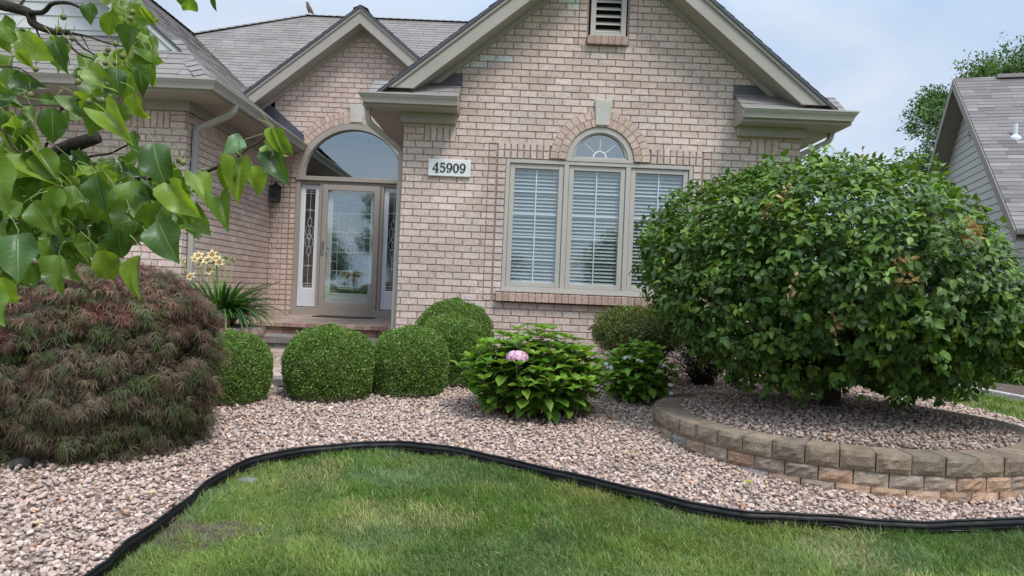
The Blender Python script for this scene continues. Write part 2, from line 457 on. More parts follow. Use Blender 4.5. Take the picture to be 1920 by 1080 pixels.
# ------------------------------------------------------------------ ground
def make_ground():
    xs = np.concatenate([[-600, -200, -80, -40, -20], np.linspace(-12, 14, 105), [20, 30, 45, 80, 200, 600]])
    ys = np.concatenate([[-600, -200, -60, -20], np.linspace(-8, 16, 97), [20, 30, 50, 100, 250, 700]])
    X, Y = np.meshgrid(xs, ys)
    Z = gz(X, Y)
    m = MB(); m.grid(np.stack([X, Y, Z], -1).tolist())
    o = m.build('lawn', M_['lawn'], smooth=True, recalc=False)
    tag(o, 'green lawn ground running up to the planting bed and past the houses', 'lawn', kind='structure')
make_ground()

# bed edge: curve of the black edging, traced on the sloping ground
EP = [(160, 1080), (250, 1010), (330, 953), (380, 908), (450, 870), (540, 845), (620, 833), (700, 829), (780, 832), (870, 842),
      (960, 862), (1080, 890), (1200, 920), (1300, 942), (1400, 957), (1500, 966), (1600, 972), (1700, 976), (1800, 977), (1920, 974)]
ek = []
for px, py in EP:
    u, v = uv_of(px, py)
    Y = 1.525 / (-v / F + .0747)
    ek.append((u * Y / F, Y))
ek = [(-5.2, .7), (-3.0, 1.2), (-2.1, 1.95), (-1.83, 2.6)] + ek + [(3.9, 4.35), (4.5, 4.75), (4.95, 5.6), (5.0, 6.4)]
def catmull(P, n=10):
    P = [np.array(p, float) for p in P]; P = [2 * P[0] - P[1]] + P + [2 * P[-1] - P[-2]]; out = []
    for i in range(1, len(P) - 2):
        for k in range(n):
            t = k / n
            out.append(.5 * ((2 * P[i]) + (-P[i - 1] + P[i + 1]) * t + (2 * P[i - 1] - 5 * P[i] + 4 * P[i + 1] - P[i + 2]) * t * t + (-P[i - 1] + 3 * P[i] - 3 * P[i + 1] + P[i + 2]) * t ** 3))
    out.append(P[-2]); return np.array(out)
EC = catmull(ek)
# planter ring (retaining wall round the tree)
PC, PR, PZ = (2.75, 6.17), 1.50, .66
bed_poly = np.array(list(map(tuple, EC)) + [(5.0, 7.2), (4.6, 8.2), (4.3, 12.5), (-1.3, 12.5), (-1.3, 8.9), (-3.9, 8.8), (-11, 8.8), (-11, 2)])
def inside(poly, x, y):
    x = np.asarray(x); y = np.asarray(y); r = np.zeros(x.shape, bool); n = len(poly)
    for i in range(n):
        x0, y0 = poly[i]; x1, y1 = poly[(i + 1) % n]
        if y0 == y1: continue
        c = ((y0 > y) != (y1 > y)) & (x < (x1 - x0) * (y - y0) / (y1 - y0) + x0)
        r ^= c
    return r
def make_bed():
    bm = bmesh.new()
    vs_ = [bm.verts.new((p[0], p[1], 0)) for p in bed_poly]
    f = bm.faces.new(vs_)
    bmesh.ops.triangulate(bm, faces=[f])
    for it in range(2):
        bmesh.ops.subdivide_edges(bm, edges=[e for e in bm.edges if e.calc_length() > .6], cuts=2, use_grid_fill=True)
        bmesh.ops.triangulate(bm, faces=bm.faces)
    for v in bm.verts: v.co.z = float(gz(v.co.x, v.co.y)) + .022
    bmesh.ops.recalc_face_normals(bm, faces=bm.faces)
    me = bpy.data.meshes.new('planting_bed'); bm.to_mesh(me); bm.free(); me.materials.append(M_['bedsoil'])
    tag(link('planting_bed', me), 'brown soil of the planting bed under the pink gravel', 'planting bed', kind='structure')
make_bed()

def make_edging():
    prof = [(-.006, -.06), (-.006, .012), (-.009, .016), (-.006, .020), (-.006, .034), (-.009, .038), (-.006, .042), (-.006, .060)]
    for k in range(9):
        a = math.pi * 1.12 + 1.0 - k * (2 * math.pi - .9) / 8
        prof.append((.0085 * math.cos(a), .067 + .0085 * math.sin(a)))
    prof += [(.003, .056), (.003, -.06)]
    rings = []
    n = len(EC)
    for i in range(n):
        t = EC[min(n - 1, i + 1)] - EC[max(0, i - 1)]; t /= np.linalg.norm(t); nn = np.array([-t[1], t[0]])
        wob = .007 * math.sin(i * .55) + .007 * math.sin(i * .23 + 1) + .003 * math.sin(i * 1.7)
        zz = float(gz(*EC[i])) + .010 + .006 * math.sin(i * .17)
        rings.append([(EC[i][0] + nn[0] * (p[0] + wob), EC[i][1] + nn[1] * (p[0] + wob), zz + p[1]) for p in prof])
    m = MB(); m.grid(rings)
    o = m.build('lawn_edging', M_['edging'], smooth=True)
    tag(o, 'black ribbed plastic edging curving between the lawn and the gravel bed', 'edging')
make_edging()

# ------------------------------------------------------------------ house
HX = Vector((0, 12, .655))
house = thing('brick_house', 'pink brick house with grey shingle roof, tall arched entry and gabled front', 'house', HX)
BC = [(.62, .49, .43), (.595, .47, .41), (.575, .45, .385), (.64, .52, .46), (.60, .485, .43), (.56, .43, .37)]
MORT = (.34, .25, .205)
ROW = .0813
def brick_t(k=1.0):
    c = rnd.choice(BC); j = k * (1 + rnd.gauss(0, .04))
    return tuple(x * j for x in c)
def lf(O, D, Nn):
    """matrix from (along, outward, up) to world"""
    D = Vector(D); Nn = Vector(Nn)
    return Matrix(((D.x, Nn.x, 0, O[0]), (D.y, Nn.y, 0, O[1]), (D.z, Nn.z, 1, O[2] if len(O) > 2 else 0), (0, 0, 0, 1)))
def brick(mb, M, a, b, z0, z1, t, out=0., back=-.013, inset=.0035):
    V = [(a, back, z0), (b, back, z0), (b, back, z1), (a, back, z1), (a + inset, out, z0 + inset), (b - inset, out, z0 + inset), (b - inset, out, z1 - inset), (a + inset, out, z1 - inset)]
    j = .0013
    V[4:] = [(p[0] + rnd.uniform(-j, j), p[1] + rnd.uniform(-j, j), p[2] + rnd.uniform(-j, j)) for p in V[4:]]
    n = len(mb.v); mb.v += [tuple(M @ Vector(p)) for p in V]
    for q in ((4, 5, 6, 7), (0, 1, 5, 4), (1, 2, 6, 5), (2, 3, 7, 6), (3, 0, 4, 7)):
        mb.f.append([n + i for i in q]); mb.t.append(t)
def brickwall(mb, M, z0, z1, iv, tintf=None):
    k = int(math.floor(z0 / ROW)); 
    while k * ROW < z1:
        zb = k * ROW; off = .1015 if k % 2 else 0
        for a, b in iv(zb, zb + ROW):
            if b - a < .02: continue
            mb.poly([M @ Vector((a, -.008, zb)), M @ Vector((b, -.008, zb)), M @ Vector((b, -.008, zb + ROW)), M @ Vector((a, -.008, zb + ROW))], MORT)
            i = math.floor((a - off) / .203)
            while i * .203 + off < b:
                s0 = max(a, i * .203 + off + .004 + rnd.uniform(-.0015, .0015)); s1 = min(b, i * .203 + off + .199)
                if s1 - s0 > .025:
                    t = tintf(s0, zb) if tintf else brick_t()
                    brick(mb, M, s0, s1, zb + .004, zb + ROW - .004, t, rnd.uniform(-.001, .0015))
                i += 1
        k += 1
def cut(ivs, a, b):
    r = []
    for x, y in ivs:
        if b <= x or a >= y: r.append((x, y)); continue
        if a > x: r.append((x, a))
        if b < y: r.append((b, y))
    return r
def stack(mb, M, a, b, z0, z1, out=.002, vert=False):
    g = .014; q_ = -.0085 - rnd.random() * .003
    mb.poly([M @ Vector((a - g, q_, z0 - g)), M @ Vector((b + g, q_, z0 - g)), M @ Vector((b + g, q_, z1 + g)), M @ Vector((a - g, q_, z1 + g))], MORT)
    if vert:
        n = max(1, round((b - a) / .076)); wd = (b - a) / n
        for i in range(n): brick(mb, M, a + i * wd + .005, a + (i + 1) * wd - .005, z0 + .004, z1 - .004, brick_t(.97), out + rnd.uniform(-.001, .001))
    else:
        k = math.ceil(z0 / ROW - .5)
        z = z0
        while z < z1 - .02:
            zt = min(z1, (math.floor(z / ROW + 1e-6) + 1) * ROW)
            brick(mb, M, a + .005, b - .005, z + .005, zt - .004, brick_t(.97), out + rnd.uniform(-.001, .001)); z = zt
def arch(mb, M, cx, cz, r0, rings, a0=0, a1=180, out=.022, skip=None):
    for q in range(rings):
        ra = r0 + q * .098; rb = ra + .098
        n = round(math.radians(a1 - a0) * ra / .073)
        for i in range(n):
            t0 = math.radians(a0 + (a1 - a0) * i / n); t1 = math.radians(a0 + (a1 - a0) * (i + 1) / n)
            g = .004
            P = []
            for (r_, t_, sg) in ((ra + g, t0, 1), (rb - g, t0, 1), (rb - g, t1, -1), (ra + g, t1, -1)):
                th = t_ + sg * g / r_; P.append((cx + r_ * math.cos(th), cz + r_ * math.sin(th)))
            o_ = out - q * .006 + rnd.uniform(-.001, .001)
            tt = brick_t(.93); mb.prism([M @ Vector((x, o_, z)) for x, z in P], (M.to_3x3() @ Vector((0, -.05, 0))), (tt[0], tt[1] * .94, tt[2] * .88))
        A = [math.radians(a0 + (a1 - a0) * i / 40) for i in range(41)]
        o_ = out - q * .006 - .009
        mb.grid([[M @ Vector((cx + r_ * math.cos(a), o_, cz + r_ * math.sin(a))) for a in A] for r_ in (ra, rb)], MORT)

FY, EY, WY, SX = 8.77, 11.75, 8.66, -3.89
WL, WR = -1.36, 3.35
WC = .98
# ---- gabled front wall
fm = lf((0, FY, 0), (1, 0, 0), (0, -1, 0))
def iv_main(z0, z1):
    hw = (5.78 - z0) / .82
    r = [(max(WL, 1.0 - hw), min(WR, 1.0 + hw))] if hw > .02 else []
    zm = (z0 + z1) / 2
    if 1.47 < zm < 3.37: r = cut(r, -.345, 2.305)
    if 3.15 < zm < 3.81:
        q = .54 ** 2 - (zm - 3.18) ** 2
        if q > 0: r = cut(r, WC - math.sqrt(q), WC + math.sqrt(q))
    if 4.55 < zm < 5.6: r = cut(r, .66, 1.36)
    if 3.33 < zm < 3.53: r = cut(cut(r, -1.12, -.74), 2.76, 3.10)
    return r
def tint_main(s, z):
    n = vnoise(s * 1.1 + 3, z * 3.2, 5); zz = z - .25 * s * 0
    if 3.9 < z < 5.4 and n > .66 and rnd.random() < .45: return tuple(x * rnd.uniform(.92, 1.06) for x in (.64, .62, .58))
    if 4.8 < z and s > 1.5 and rnd.random() < .3: return (.56, .47, .34)
    return brick_t()
m = MB()
brickwall(m, fm, .45, 5.8, iv_main, tint_main)
for a, b in ((-.345, -.245), (-.235, -.13), (2.09, 2.195), (2.205, 2.305)):
    stack(m, fm, a, b, 1.47, 3.17 if a in (-.235, 2.09) else 3.37, .003)
for a, b in ((-.235, WC - .60), (WC + .60, 2.195)):
    stack(m, fm, a, b, 3.17, 3.27, .006, True); stack(m, fm, a, b, 3.27, 3.37, .002, True)
for a, b in ((-.13, WC - .39), (WC + .39, 2.09)):
    m.poly([fm @ Vector(p) for p in ((a, -.0125, 3.14), (b, -.0125, 3.14), (b, -.0125, 3.27), (a, -.0125, 3.27))], MORT)
stack(m, fm, WC - .605, WC - .39, 3.17, 3.20, .004, True); stack(m, fm, WC + .39, WC + .605, 3.17, 3.20, .004, True)
stack(m, fm, -1.12, -.74, 3.335, 3.535, .001, True); stack(m, fm, 2.76, 3.10, 3.335, 3.535, .001, True)
stack(m, fm, .66, .765, 4.55, 5.7, .003); stack(m, fm, 1.255, 1.36, 4.55, 5.7, .003)
m.poly([fm @ Vector(p) for p in ((.66, -.0127, 4.5), (1.36, -.0127, 4.5), (1.36, -.0127, 4.68), (.66, -.0127, 4.68))], MORT)
arch(m, fm, WC, 3.185, .40, 2)
# side walls of the gabled front
lm = lf((WL, 0, 0), (0, 1, 0), (-1, 0, 0)); brickwall(m, lm, .45, 3.6, lambda a, b: [(FY, EY + .3)])
rm = lf((WR, 0, 0), (0, 1, 0), (1, 0, 0)); brickwall(m, rm, .3, 3.6, lambda a, b: [(FY, 13.5)])
gable_wall = m.build('front_wall', M_['brick'], house)
# dark backing keeps daylight out of the hollow building
# ---- entry wall
em = lf((0, EY, 0), (1, 0, 0), (0, -1, 0))
EC_X, EC_Z = -2.60, 3.25
def iv_entry(z0, z1):
    hw = (5.72 - z0) / .82
    r = [(max(SX, -2.52 - hw), min(WL + .05, -2.52 + hw))] if hw > .02 else []
    if z0 > 4.4: r = [(-2.52 - hw, min(-.7, -2.52 + hw))] if hw > .02 else []
    zm = (z0 + z1) / 2
    if zm < 3.25: r = cut(r, EC_X - 1.10, EC_X + 1.10)
    else:
        q = 1.03 ** 2 - (zm - EC_Z) ** 2
        if q > 0: r = cut(r, EC_X - math.sqrt(q), EC_X + math.sqrt(q))
    return r
m = MB()
brickwall(m, em, .9, 5.7, iv_entry)
for a, b in ((-3.70, -3.60), (-3.59, -3.49), (-1.71, -1.61), (-1.60, -1.50)): stack(m, em, a, b, 1.0, 3.25, .004)
arch(m, em, EC_X, EC_Z, .895, 2)
m.build('entry_wall', M_['brick'], house)
# ---- side wall of the left wing and its front wall
m = MB()
sm = lf((SX, 0, 0), (0, 1, 0), (1, 0, 0))
brickwall(m, sm, .5, 3.35, lambda a, b: [(WY, EY)])
stack(m, sm, WY + .2, EY, 3.33, 3.54, .001, True); stack(m, sm, WY, WY + .2, 3.33, 3.54, .001)
wm = lf((0, WY, 0), (1, 0, 0), (0, -1, 0))
def iv_wing(z0, z1):
    r = [(-10.6, SX)]
    if z0 < 2.8: r = cut(r, -9.75, -4.62)
    return r
brickwall(m, wm, .5, 3.33, iv_wing)
stack(m, wm, -10.6, SX - .2, 3.33, 3.54, .001, True); stack(m, wm, SX - .2, SX, 3.33, 3.54, .001)
m.build('wing_wall', M_['brick'], house)
# hidden inner faces and back walls
m = MB()
m.box((WL + .03, FY + .32, .4), (WR - .03, 13.4, 3.6)); m.box((-10.5, WY + .14, .4), (SX - .05, 20, 3.6)); m.box((-5.2, EY + .45, .4), (4.3, 21.5, 3.6))
m.prism([(WL + .1, FY + .3, 3.6), (WR - .1, FY + .3, 3.6), (1.0, FY + .3, 5.45)], (0, 3, 0)); m.prism([(-3.8, EY + .5, 3.6), (-1.2, EY + .5, 3.6), (-2.52, EY + .5, 5.2)], (0, 2, 0))
m.build('inner_wall', M_['darkroom'], house)

# keystones, sills
def keystone(cx, z0, z1, w0, w1, Y):
    m = MB(); m.prism([(cx - w0 / 2, Y - .035, z0), (cx + w0 / 2, Y - .035, z0), (cx + w1 / 2, Y - .035, z1), (cx - w1 / 2, Y - .035, z1)], (0, .06, 0))
    return m.build('keystone', M_['limestone'], house, bevel=.006)
keystone(WC + .01, 3.60, 3.905, .155, .205, FY)
keystone(EC_X + .02, 4.165, 4.45, .19, .235, EY)
def sill(a, b, z0, z1, Y, dep):
    m = MB(); n = round((b - a) / .078); wd = (b - a) / n
    for i in range(n):
        t = brick_t(.74); t = (t[0], t[1] * .90, t[2] * .84); x0 = a + i * wd + .004; x1 = a + (i + 1) * wd - .004; e = rnd.uniform(-.002, .002)
        m.prism([(x0, Y - dep + e, z0), (x0, Y - dep + e, z1 - .012), (x0, Y + .02, z1), (x0, Y + .02, z0)], (x1 - x0, 0, 0), t)
    m.box((a + .003, Y - dep + .008, z0 + .006), (b - .003, Y - .001, z1 - .018), MORT)
    return m.build('window_sill', M_['brick'], house, bevel=.003)
sill(-.19, 2.15, 1.475, 1.585, FY, .075)
sill(.765, 1.255, 4.555, 4.665, FY, .06)

# ---- gable vent
m = MB()
for a, b in (((.80, FY - .03, 4.66), (.86, FY + .06, 5.60)), ((1.16, FY - .03, 4.66), (1.22, FY + .06, 5.60)), ((.86, FY - .028, 4.66), (1.16, FY + .06, 4.70)), ((.86, FY - .028, 5.55), (1.16, FY + .06, 5.60))): m.box(a, b)
gv = m.build('gable_vent', M_['vinyl'], house, bevel=.004)
m = MB()
z = 4.705
while z < 5.53:
    m.prism([(.86, FY - .022, z), (.86, FY - .018, z + .006), (.86, FY + .045, z + .062), (.86, FY + .045, z + .054)], (.30, 0, 0)); z += .088
m.build('louver', M_['vinyl'], gv)
m = MB(); m.box((.80, FY + .062, 4.66), (1.22, FY + .07, 5.6)); m.build('vent_backing', M_['darkroom'], gv)

# ---- roofs
SHC = (.232, .212, .196)
def clip(poly, ax, val, keep_ge):
    out = []
    for i in range(len(poly)):
        a = poly[i]; b = poly[(i + 1) % len(poly)]
        ia = (a[ax] >= val) if keep_ge else (a[ax] <= val); ib = (b[ax] >= val) if keep_ge else (b[ax] <= val)
        if ia: out.append(a)
        if ia != ib:
            t = (val - a[ax]) / (b[ax] - a[ax]); out.append((a[0] + t * (b[0] - a[0]), a[1] + t * (b[1] - a[1])))
    return out
def roofplane(mb, P, exp=.143, tabs=(.26, .36), lip=.006, base=SHC, jit=.065, up=None):
    P = [Vector(p) for p in P]
    n = Vector((0, 0, 0))
    for i in range(len(P)): n += P[i].cross(P[(i + 1) % len(P)])
    n.normalize()
    if n.z < 0: n = -n
    if up is None: up = (Vector((0, 0, 1)) - n * n.z).normalized()
    h = up.cross(n).normalized(); O = P[0]
    Q = [((p - O).dot(h), (p - O).dot(up)) for p in P]
    v = min(q[1] for q in Q); vm = max(q[1] for q in Q)
    W = lambda q, off: O + h * q[0] + up * q[1] + n * off
    r = random.Random(len(mb.v) + 5)
    while v < vm:
        band = clip(clip(Q, 1, v, True), 1, v + exp, False)
        if len(band) >= 3:
            u = min(q[0] for q in band) - r.uniform(0, .3); um = max(q[0] for q in band)
            while u < um:
                wd = r.uniform(*tabs); c = clip(clip(band, 0, u + .003, True), 0, u + wd - .001, False)
                if len(c) >= 3:
                    jj = 1 + r.gauss(0, jit); t = tuple(x * jj * (1 + r.gauss(0, .015)) for x in base)
                    ex = r.choice((0, 0, .003))
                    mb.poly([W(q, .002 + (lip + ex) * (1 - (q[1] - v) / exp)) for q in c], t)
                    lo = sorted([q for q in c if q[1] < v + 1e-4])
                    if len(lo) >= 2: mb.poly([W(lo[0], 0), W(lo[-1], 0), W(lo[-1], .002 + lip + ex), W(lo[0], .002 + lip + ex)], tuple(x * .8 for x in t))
                u += wd
        v += exp
def deck(P, th=.11, mt='trim'):
    m = MB(); P = [Vector(p) - Vector((0, 0, .004)) for p in P]; m.prism(P, (0, 0, -th)); return m
RZ = 5.95
# gabled front roof
zz = lambda x: RZ - .82 * abs(x - 1.0)
mr_ = MB(); yb = 14.9
PL = [(-1.72, 8.38, zz(-1.72)), (1, 8.38, RZ), (1, 15.0, RZ), (-1.72, 12.4, zz(-1.72))]
PRr = [(3.72, 8.38, zz(3.72)), (1, 8.38, RZ), (1, 15.0, RZ), (3.72, 12.4, zz(3.72))]
roofplane(mr_, PL); roofplane(mr_, PRr)
front_roof = mr_.build('front_roof', M_['shingle'], house)
m = MB()
for P in (PL, PRr):
    Pd = [Vector(p) - Vector((0, 0, .004)) for p in P]
    m.prism(Pd, (0, 0, -.035))
m.build('roof_deck', M_['flashing'], front_roof)
def rake(cx, top, slope, xl, xr, yf, zcut_l, zcut_r, ywall, name='rake_board', mt='trim', bh=.27, parent=None):
    """sloping fascia with crown strip and soffit on both sides of a gable"""
    for sx, xe, zc in ((-1, xl, zcut_l), (1, xr, zcut_r)):
        def strip(t0, t1, y0, y1):
            Q = [(cx, top + t0), (xe, top + t0 - slope * abs(xe - cx)), (xe, top + t1 - slope * abs(xe - cx)), (cx, top + t1)]
            Q = clip(Q, 1, zc, True)
            mm = MB()
            if len(Q) >= 3: mm.prism([(q[0], y0, q[1]) for q in Q], (0, y1 - y0, 0))
            return mm
        a = strip(-.035, -bh, yf, yf + .03).build(name, M_[mt], parent or house, bevel=.003)
        strip(-.012, -.085, yf - .022, yf - .002).build('crown_strip', M_[mt], a, bevel=.003)
        strip(-bh + .035, -bh + .012, yf + .032, ywall + .0).build('soffit', M_[mt], a)
        strip(.0, -.02, yf - .035, yf + .02).build('drip_edge', M_['flashing'], a)
        strip(-bh + .01, -bh - .06, ywall - .03, ywall - .008).build('frieze', M_[mt], a)
rake(1.0, RZ, .82, -1.78, 3.78, 8.42, 3.86, 3.86, FY)
# entry gable roof
ez = lambda x: 5.90 - .82 * abs(x + 2.52)
m = MB()
EPL = [(-4.30, 11.37, ez(-4.30)), (-2.52, 11.37, 5.90), (-2.52, 14.9, 5.90), (-4.30, 13.1, ez(-4.30))]
EPR = [(-.78, 11.37, ez(-.78)), (-2.52, 11.37, 5.90), (-2.52, 14.9, 5.90), (-.78, 13.1, ez(-.78))]
roofplane(m, EPL); roofplane(m, EPR)
eroof = m.build('entry_roof', M_['shingle'], house)
m = MB()
for P in (EPL, EPR): m.prism([Vector(p) - Vector((0, 0, .004)) for p in P], (0, 0, -.035))
m.build('roof_deck', M_['flashing'], eroof)
rake(-2.52, 5.90, .82, -4.29, -.80, 11.41, 3.9, 3.9, EY)
# wing roof
RWX, RWZ = -7.23, 6.92
wz = lambda x: RWZ - .83 * abs(x - RWX)
m = MB()
WPR = [(-3.45, 8.20, wz(-3.45)), (-3.45, 12.33, wz(-3.45)), (RWX, 16.16, RWZ), (RWX, 8.80, RWZ), (-4.05, 8.80, wz(-4.05))]
WPL = [(-11.0, 8.20, wz(-11.0)), (-11.0, 12.33, wz(-11.0)), (RWX, 16.16, RWZ), (RWX, 8.80, RWZ), (-10.41, 8.80, wz(-10.41))]
WSK = [(-3.45, 8.20, 3.78), (-4.20, 9.1, 4.52), (-10.26, 9.1, 4.52), (-11.0, 8.20, 3.78)]
roofplane(m, WPR); roofplane(m, WPL); roofplane(m, WSK)
wroof = m.build('wing_roof', M_['shingle'], house)
# hip and ridge caps
def caps(m, a, b, n, wd=.13, lift=.018):
    a = Vector(a); b = Vector(b); d = (b - a).normalized(); s_ = d.cross(Vector((0, 0, 1))).normalized(); u_ = s_.cross(d)
    for i in range(n):
        p = a + (b - a) * i / n; q = a + (b - a) * (i + 1.08) / n; jj = 1 + rnd.gauss(0, .07); t = tuple(x * jj for x in SHC)
        for sg in (-1, 1):
            m.poly([p + u_ * (lift + .012), q + u_ * lift, q + s_ * sg * wd - u_ * (wd * .45 - lift), p + s_ * sg * wd - u_ * (wd * .45 - lift - .012)], t)
for a_, b_, n_, lf_ in (((-3.45, 8.20, 3.79), (-4.1, 8.95, 4.36), 7, .014), ((RWX, 8.8, RWZ), (RWX, 16.1, RWZ), 40, .014), ((-5.08, 17.3, 7.85), (2, 17.3, 7.85), 40, .014), ((-7.23, 16.16, 6.93), (-5.08, 17.3, 7.85), 14, .014),
        ((1, 8.42, RZ), (1, 14.9, RZ), 36, .004), ((-2.52, 11.40, 5.9), (-2.52, 14.8, 5.9), 18, .004)):
    m = MB(); caps(m, a_, b_, n_, .12, lf_); m.build('ridge_cap', M_['shingle'], house)
m = MB()
for P in (WPR, WPL, WSK): m.prism([Vector(p) - Vector((0, 0, .004)) for p in P], (0, 0, -.03))
m.build('roof_deck', M_['flashing'], wroof)
rake(RWX, RWZ, .83, -10.41, -4.05, 8.82, 4.0, 4.0, 9.1, mt='sidingwhite', bh=.25)
# siding of the wing gable
def siding(mb, M, z0, exp, rowiv, proud=.014):
    z = z0
    while True:
        r = rowiv(z, z + exp)
        if r is None: break
        for a, b, c, d_ in r:     # lower left, lower right, upper right, upper left (along)
            V = [M @ Vector((a, proud, z)), M @ Vector((b, proud, z)), M @ Vector((c, .001, z + exp)), M @ Vector((d_, .001, z + exp))]
            mb.poly(V); mb.poly([M @ Vector((a, 0, z)), M @ Vector((b, 0, z)), V[1], V[0]])
        z += exp
gm = lf((0, 9.1, 0), (1, 0, 0), (0, -1, 0))
def giv(z, z1):
    h0 = (RWZ - .1 - z) / .83; h1 = (RWZ - .1 - z1) / .83
    if h1 < 0: return None
    return [(RWX - h0, RWX + h0, RWX + h1, RWX - h1)]
m = MB(); siding(m, gm, 4.42, .165, giv)
wg = m.build('gable_siding', M_['sidingwhite'], house, recalc=False)
m = MB()
m.box((RWX - .35, 9.06, 5.2), (RWX + .35, 9.09, 5.9)); 
gvv = m.build('gable_vent', M_['sidingwhite'], house)
m = MB()
for i in range(8): m.box((RWX - .3, 9.045, 5.24 + i * .08), (RWX + .3, 9.058, 5.26 + i * .08))
m.build('louver', M_['black'], gvv)
# main body roof
BP = [(-5.08, 17.3, 7.85), (2.0, 17.3, 7.85), (4.6, 12.3, 3.75), (-7.23, 12.3, 3.75), (-7.23, 16.16, 6.92)]
BB = [(-5.08, 17.3, 7.85), (2.0, 17.3, 7.85), (4.6, 22.3, 3.75), (-10.5, 22.3, 3.75)]
BR = [(2.0, 17.3, 7.85), (4.6, 12.3, 3.75), (4.6, 22.3, 3.75)]
BL = [(-5.08, 17.3, 7.85), (-7.23, 16.16, 6.92), (-10.5, 16.16, 3.75), (-10.5, 22.3, 3.75)]
m = MB(); roofplane(m, BP); broof = m.build('main_roof', M_['shingle'], house)
m = MB(); roofplane(m, BR, exp=.4, tabs=(.9, 1.4)); m.poly(BB, SHC); m.poly(BL, SHC)
m.build('rear_roof', M_['shingle'], broof)

# ---- eaves: gutters, soffits, returns
def gutter_run(p0, p1, outward, m0=0, m1=0, parent=None):
    """K-style gutter from p0 to p1 (top back edge), outward = horizontal unit vector"""
    p0 = Vector(p0); p1 = Vector(p1); o = Vector(outward)
    pr = [(0, 0), (0, -.105), (.065, -.105), (.070, -.085), (.080, -.060), (.098, -.035), (.105, -.018), (.112, -.014), (.112, .002), (.100, .002), (.096, -.006), (.010, -.008)]
    d_ = (p1 - p0).normalized(); m = MB()
    A = [p0 + o * a + Vector((0, 0, b)) - d_ * a * m0 for a, b in pr]; B = [p1 + o * a + Vector((0, 0, b)) + d_ * a * m1 for a, b in pr]
    m.grid([A, B], closed=True); m.poly(A[::-1]); m.poly(B)
    return m.build('gutter', M_['gutter'], parent or house)
gutter_run((-11.1, 8.20, 3.785), (-3.45, 8.20, 3.785), (0, -1, 0), 0, 1)
gutter_run((-3.45, 8.20, 3.785), (-3.45, 11.73, 3.785), (1, 0, 0), 1)
gutter_run((-1.72, 8.43, 3.775), (-.705, 8.43, 3.775), (0, -1, 0), 1)
gutter_run((-1.72, 8.43, 3.775), (-1.72, 11.36, 3.775), (-1, 0, 0), 1)
gutter_run((2.54, 8.43, 3.785), (3.72, 8.43, 3.785), (0, -1, 0), 0, 1)
gutter_run((3.72, 8.43, 3.785), (3.72, 12.4, 3.785), (1, 0, 0), 1)
m = MB()
# soffit boards and fascias behind the gutters
m.box((-11.0, 8.205, 3.655), (-3.455, WY + .02, 3.668)); m.box((SX - .02, WY + .022, 3.655), (-3.455, EY - .02, 3.668))
m.box((-11.0, 8.185, 3.655), (-3.44, 8.203, 3.76)); m.box((-3.453, 8.205, 3.655), (-3.435, EY - .02, 3.76))
m.box((-10.6, WY - .035, 3.54), (SX + .035, WY - .003, 3.655)); m.box((SX + .003, WY - .003, 3.54), (SX + .035, EY - .02, 3.655))
m.build('eave_soffit', M_['trim'], house, bevel=.002)
def ereturn(x0, x1, side):
    m = MB()
    m.box((x0, 8.435, 3.645), (x1, FY - .002, 3.657)); m.box((x0, 8.415, 3.645), (x1, 8.433, 3.76))
    bx0, bx1 = (WL - .03, x1 - .03) if side < 0 else (x0 + .03, WR + .03)
    m.box((bx0, FY - .10, 3.535), (bx1, FY - .012, 3.644))
    if side < 0: m.prism([(x1 - .014, 8.44, 3.658), (x1 - .014, FY - .012, 3.658), (x1 - .014, FY - .012, 4.02), (x1 - .014, 8.44, 3.775)], (.012, 0, 0)); m.box((x0, FY, 3.645), (WL, EY - .4, 3.657)); m.box((WL - .03, FY, 3.54), (WL - .003, EY - .02, 3.644))
    else: m.prism([(x0 + .002, 8.44, 3.658), (x0 + .002, FY - .012, 3.658), (x0 + .002, FY - .012, 4.02), (x0 + .002, 8.44, 3.775)], (.012, 0, 0)); m.box((WR, FY, 3.645), (x1, 12.4, 3.657)); m.box((WR + .003, FY, 3.54), (WR + .03, 12.4, 3.644))
    r = m.build('eave_return', M_['trim'], house, bevel=.002)
    m = MB()
    if side < 0: P = [(x0 + .06, 8.40, 3.775), (x1 + .015, 8.40, 3.775), (x1 + .015, FY - .01, 4.03), (x0 + .06, FY - .01, 4.03)]
    else: P = [(x0 - .015, 8.40, 3.785), (x1 - .06, 8.40, 3.785), (x1 - .06, FY - .01, 4.04), (x0 - .015, FY - .01, 4.04)]
    roofplane(m, P); m.build('return_roof', M_['shingle'], r)
    m = MB(); a, b = (max(x0, WL), x1 + .02) if side < 0 else (x0 - .02, min(x1, WR))
    m.prism([(a, FY - .015, 4.15), (a, FY - .02, 4.02), (a, FY - .10, 3.99), (a, FY - .10, 3.985), (a, FY - .008, 4.0), (a, FY - .006, 4.15)], (b - a, 0, 0))
    m.build('flashing', M_['flashing'], r)
ereturn(-1.79, -.71, -1); ereturn(2.55, 3.79, 1)
m = MB(); m.prism([(-3.46, EY - .022, 3.80), (-4.30, EY - .022, 4.50), (-4.30, EY - .022, 4.68), (-3.40, EY - .022, 3.93), (-3.40, EY - .022, 3.80)], (0, .014, 0)); m.build('flashing', M_['flashing'], house)

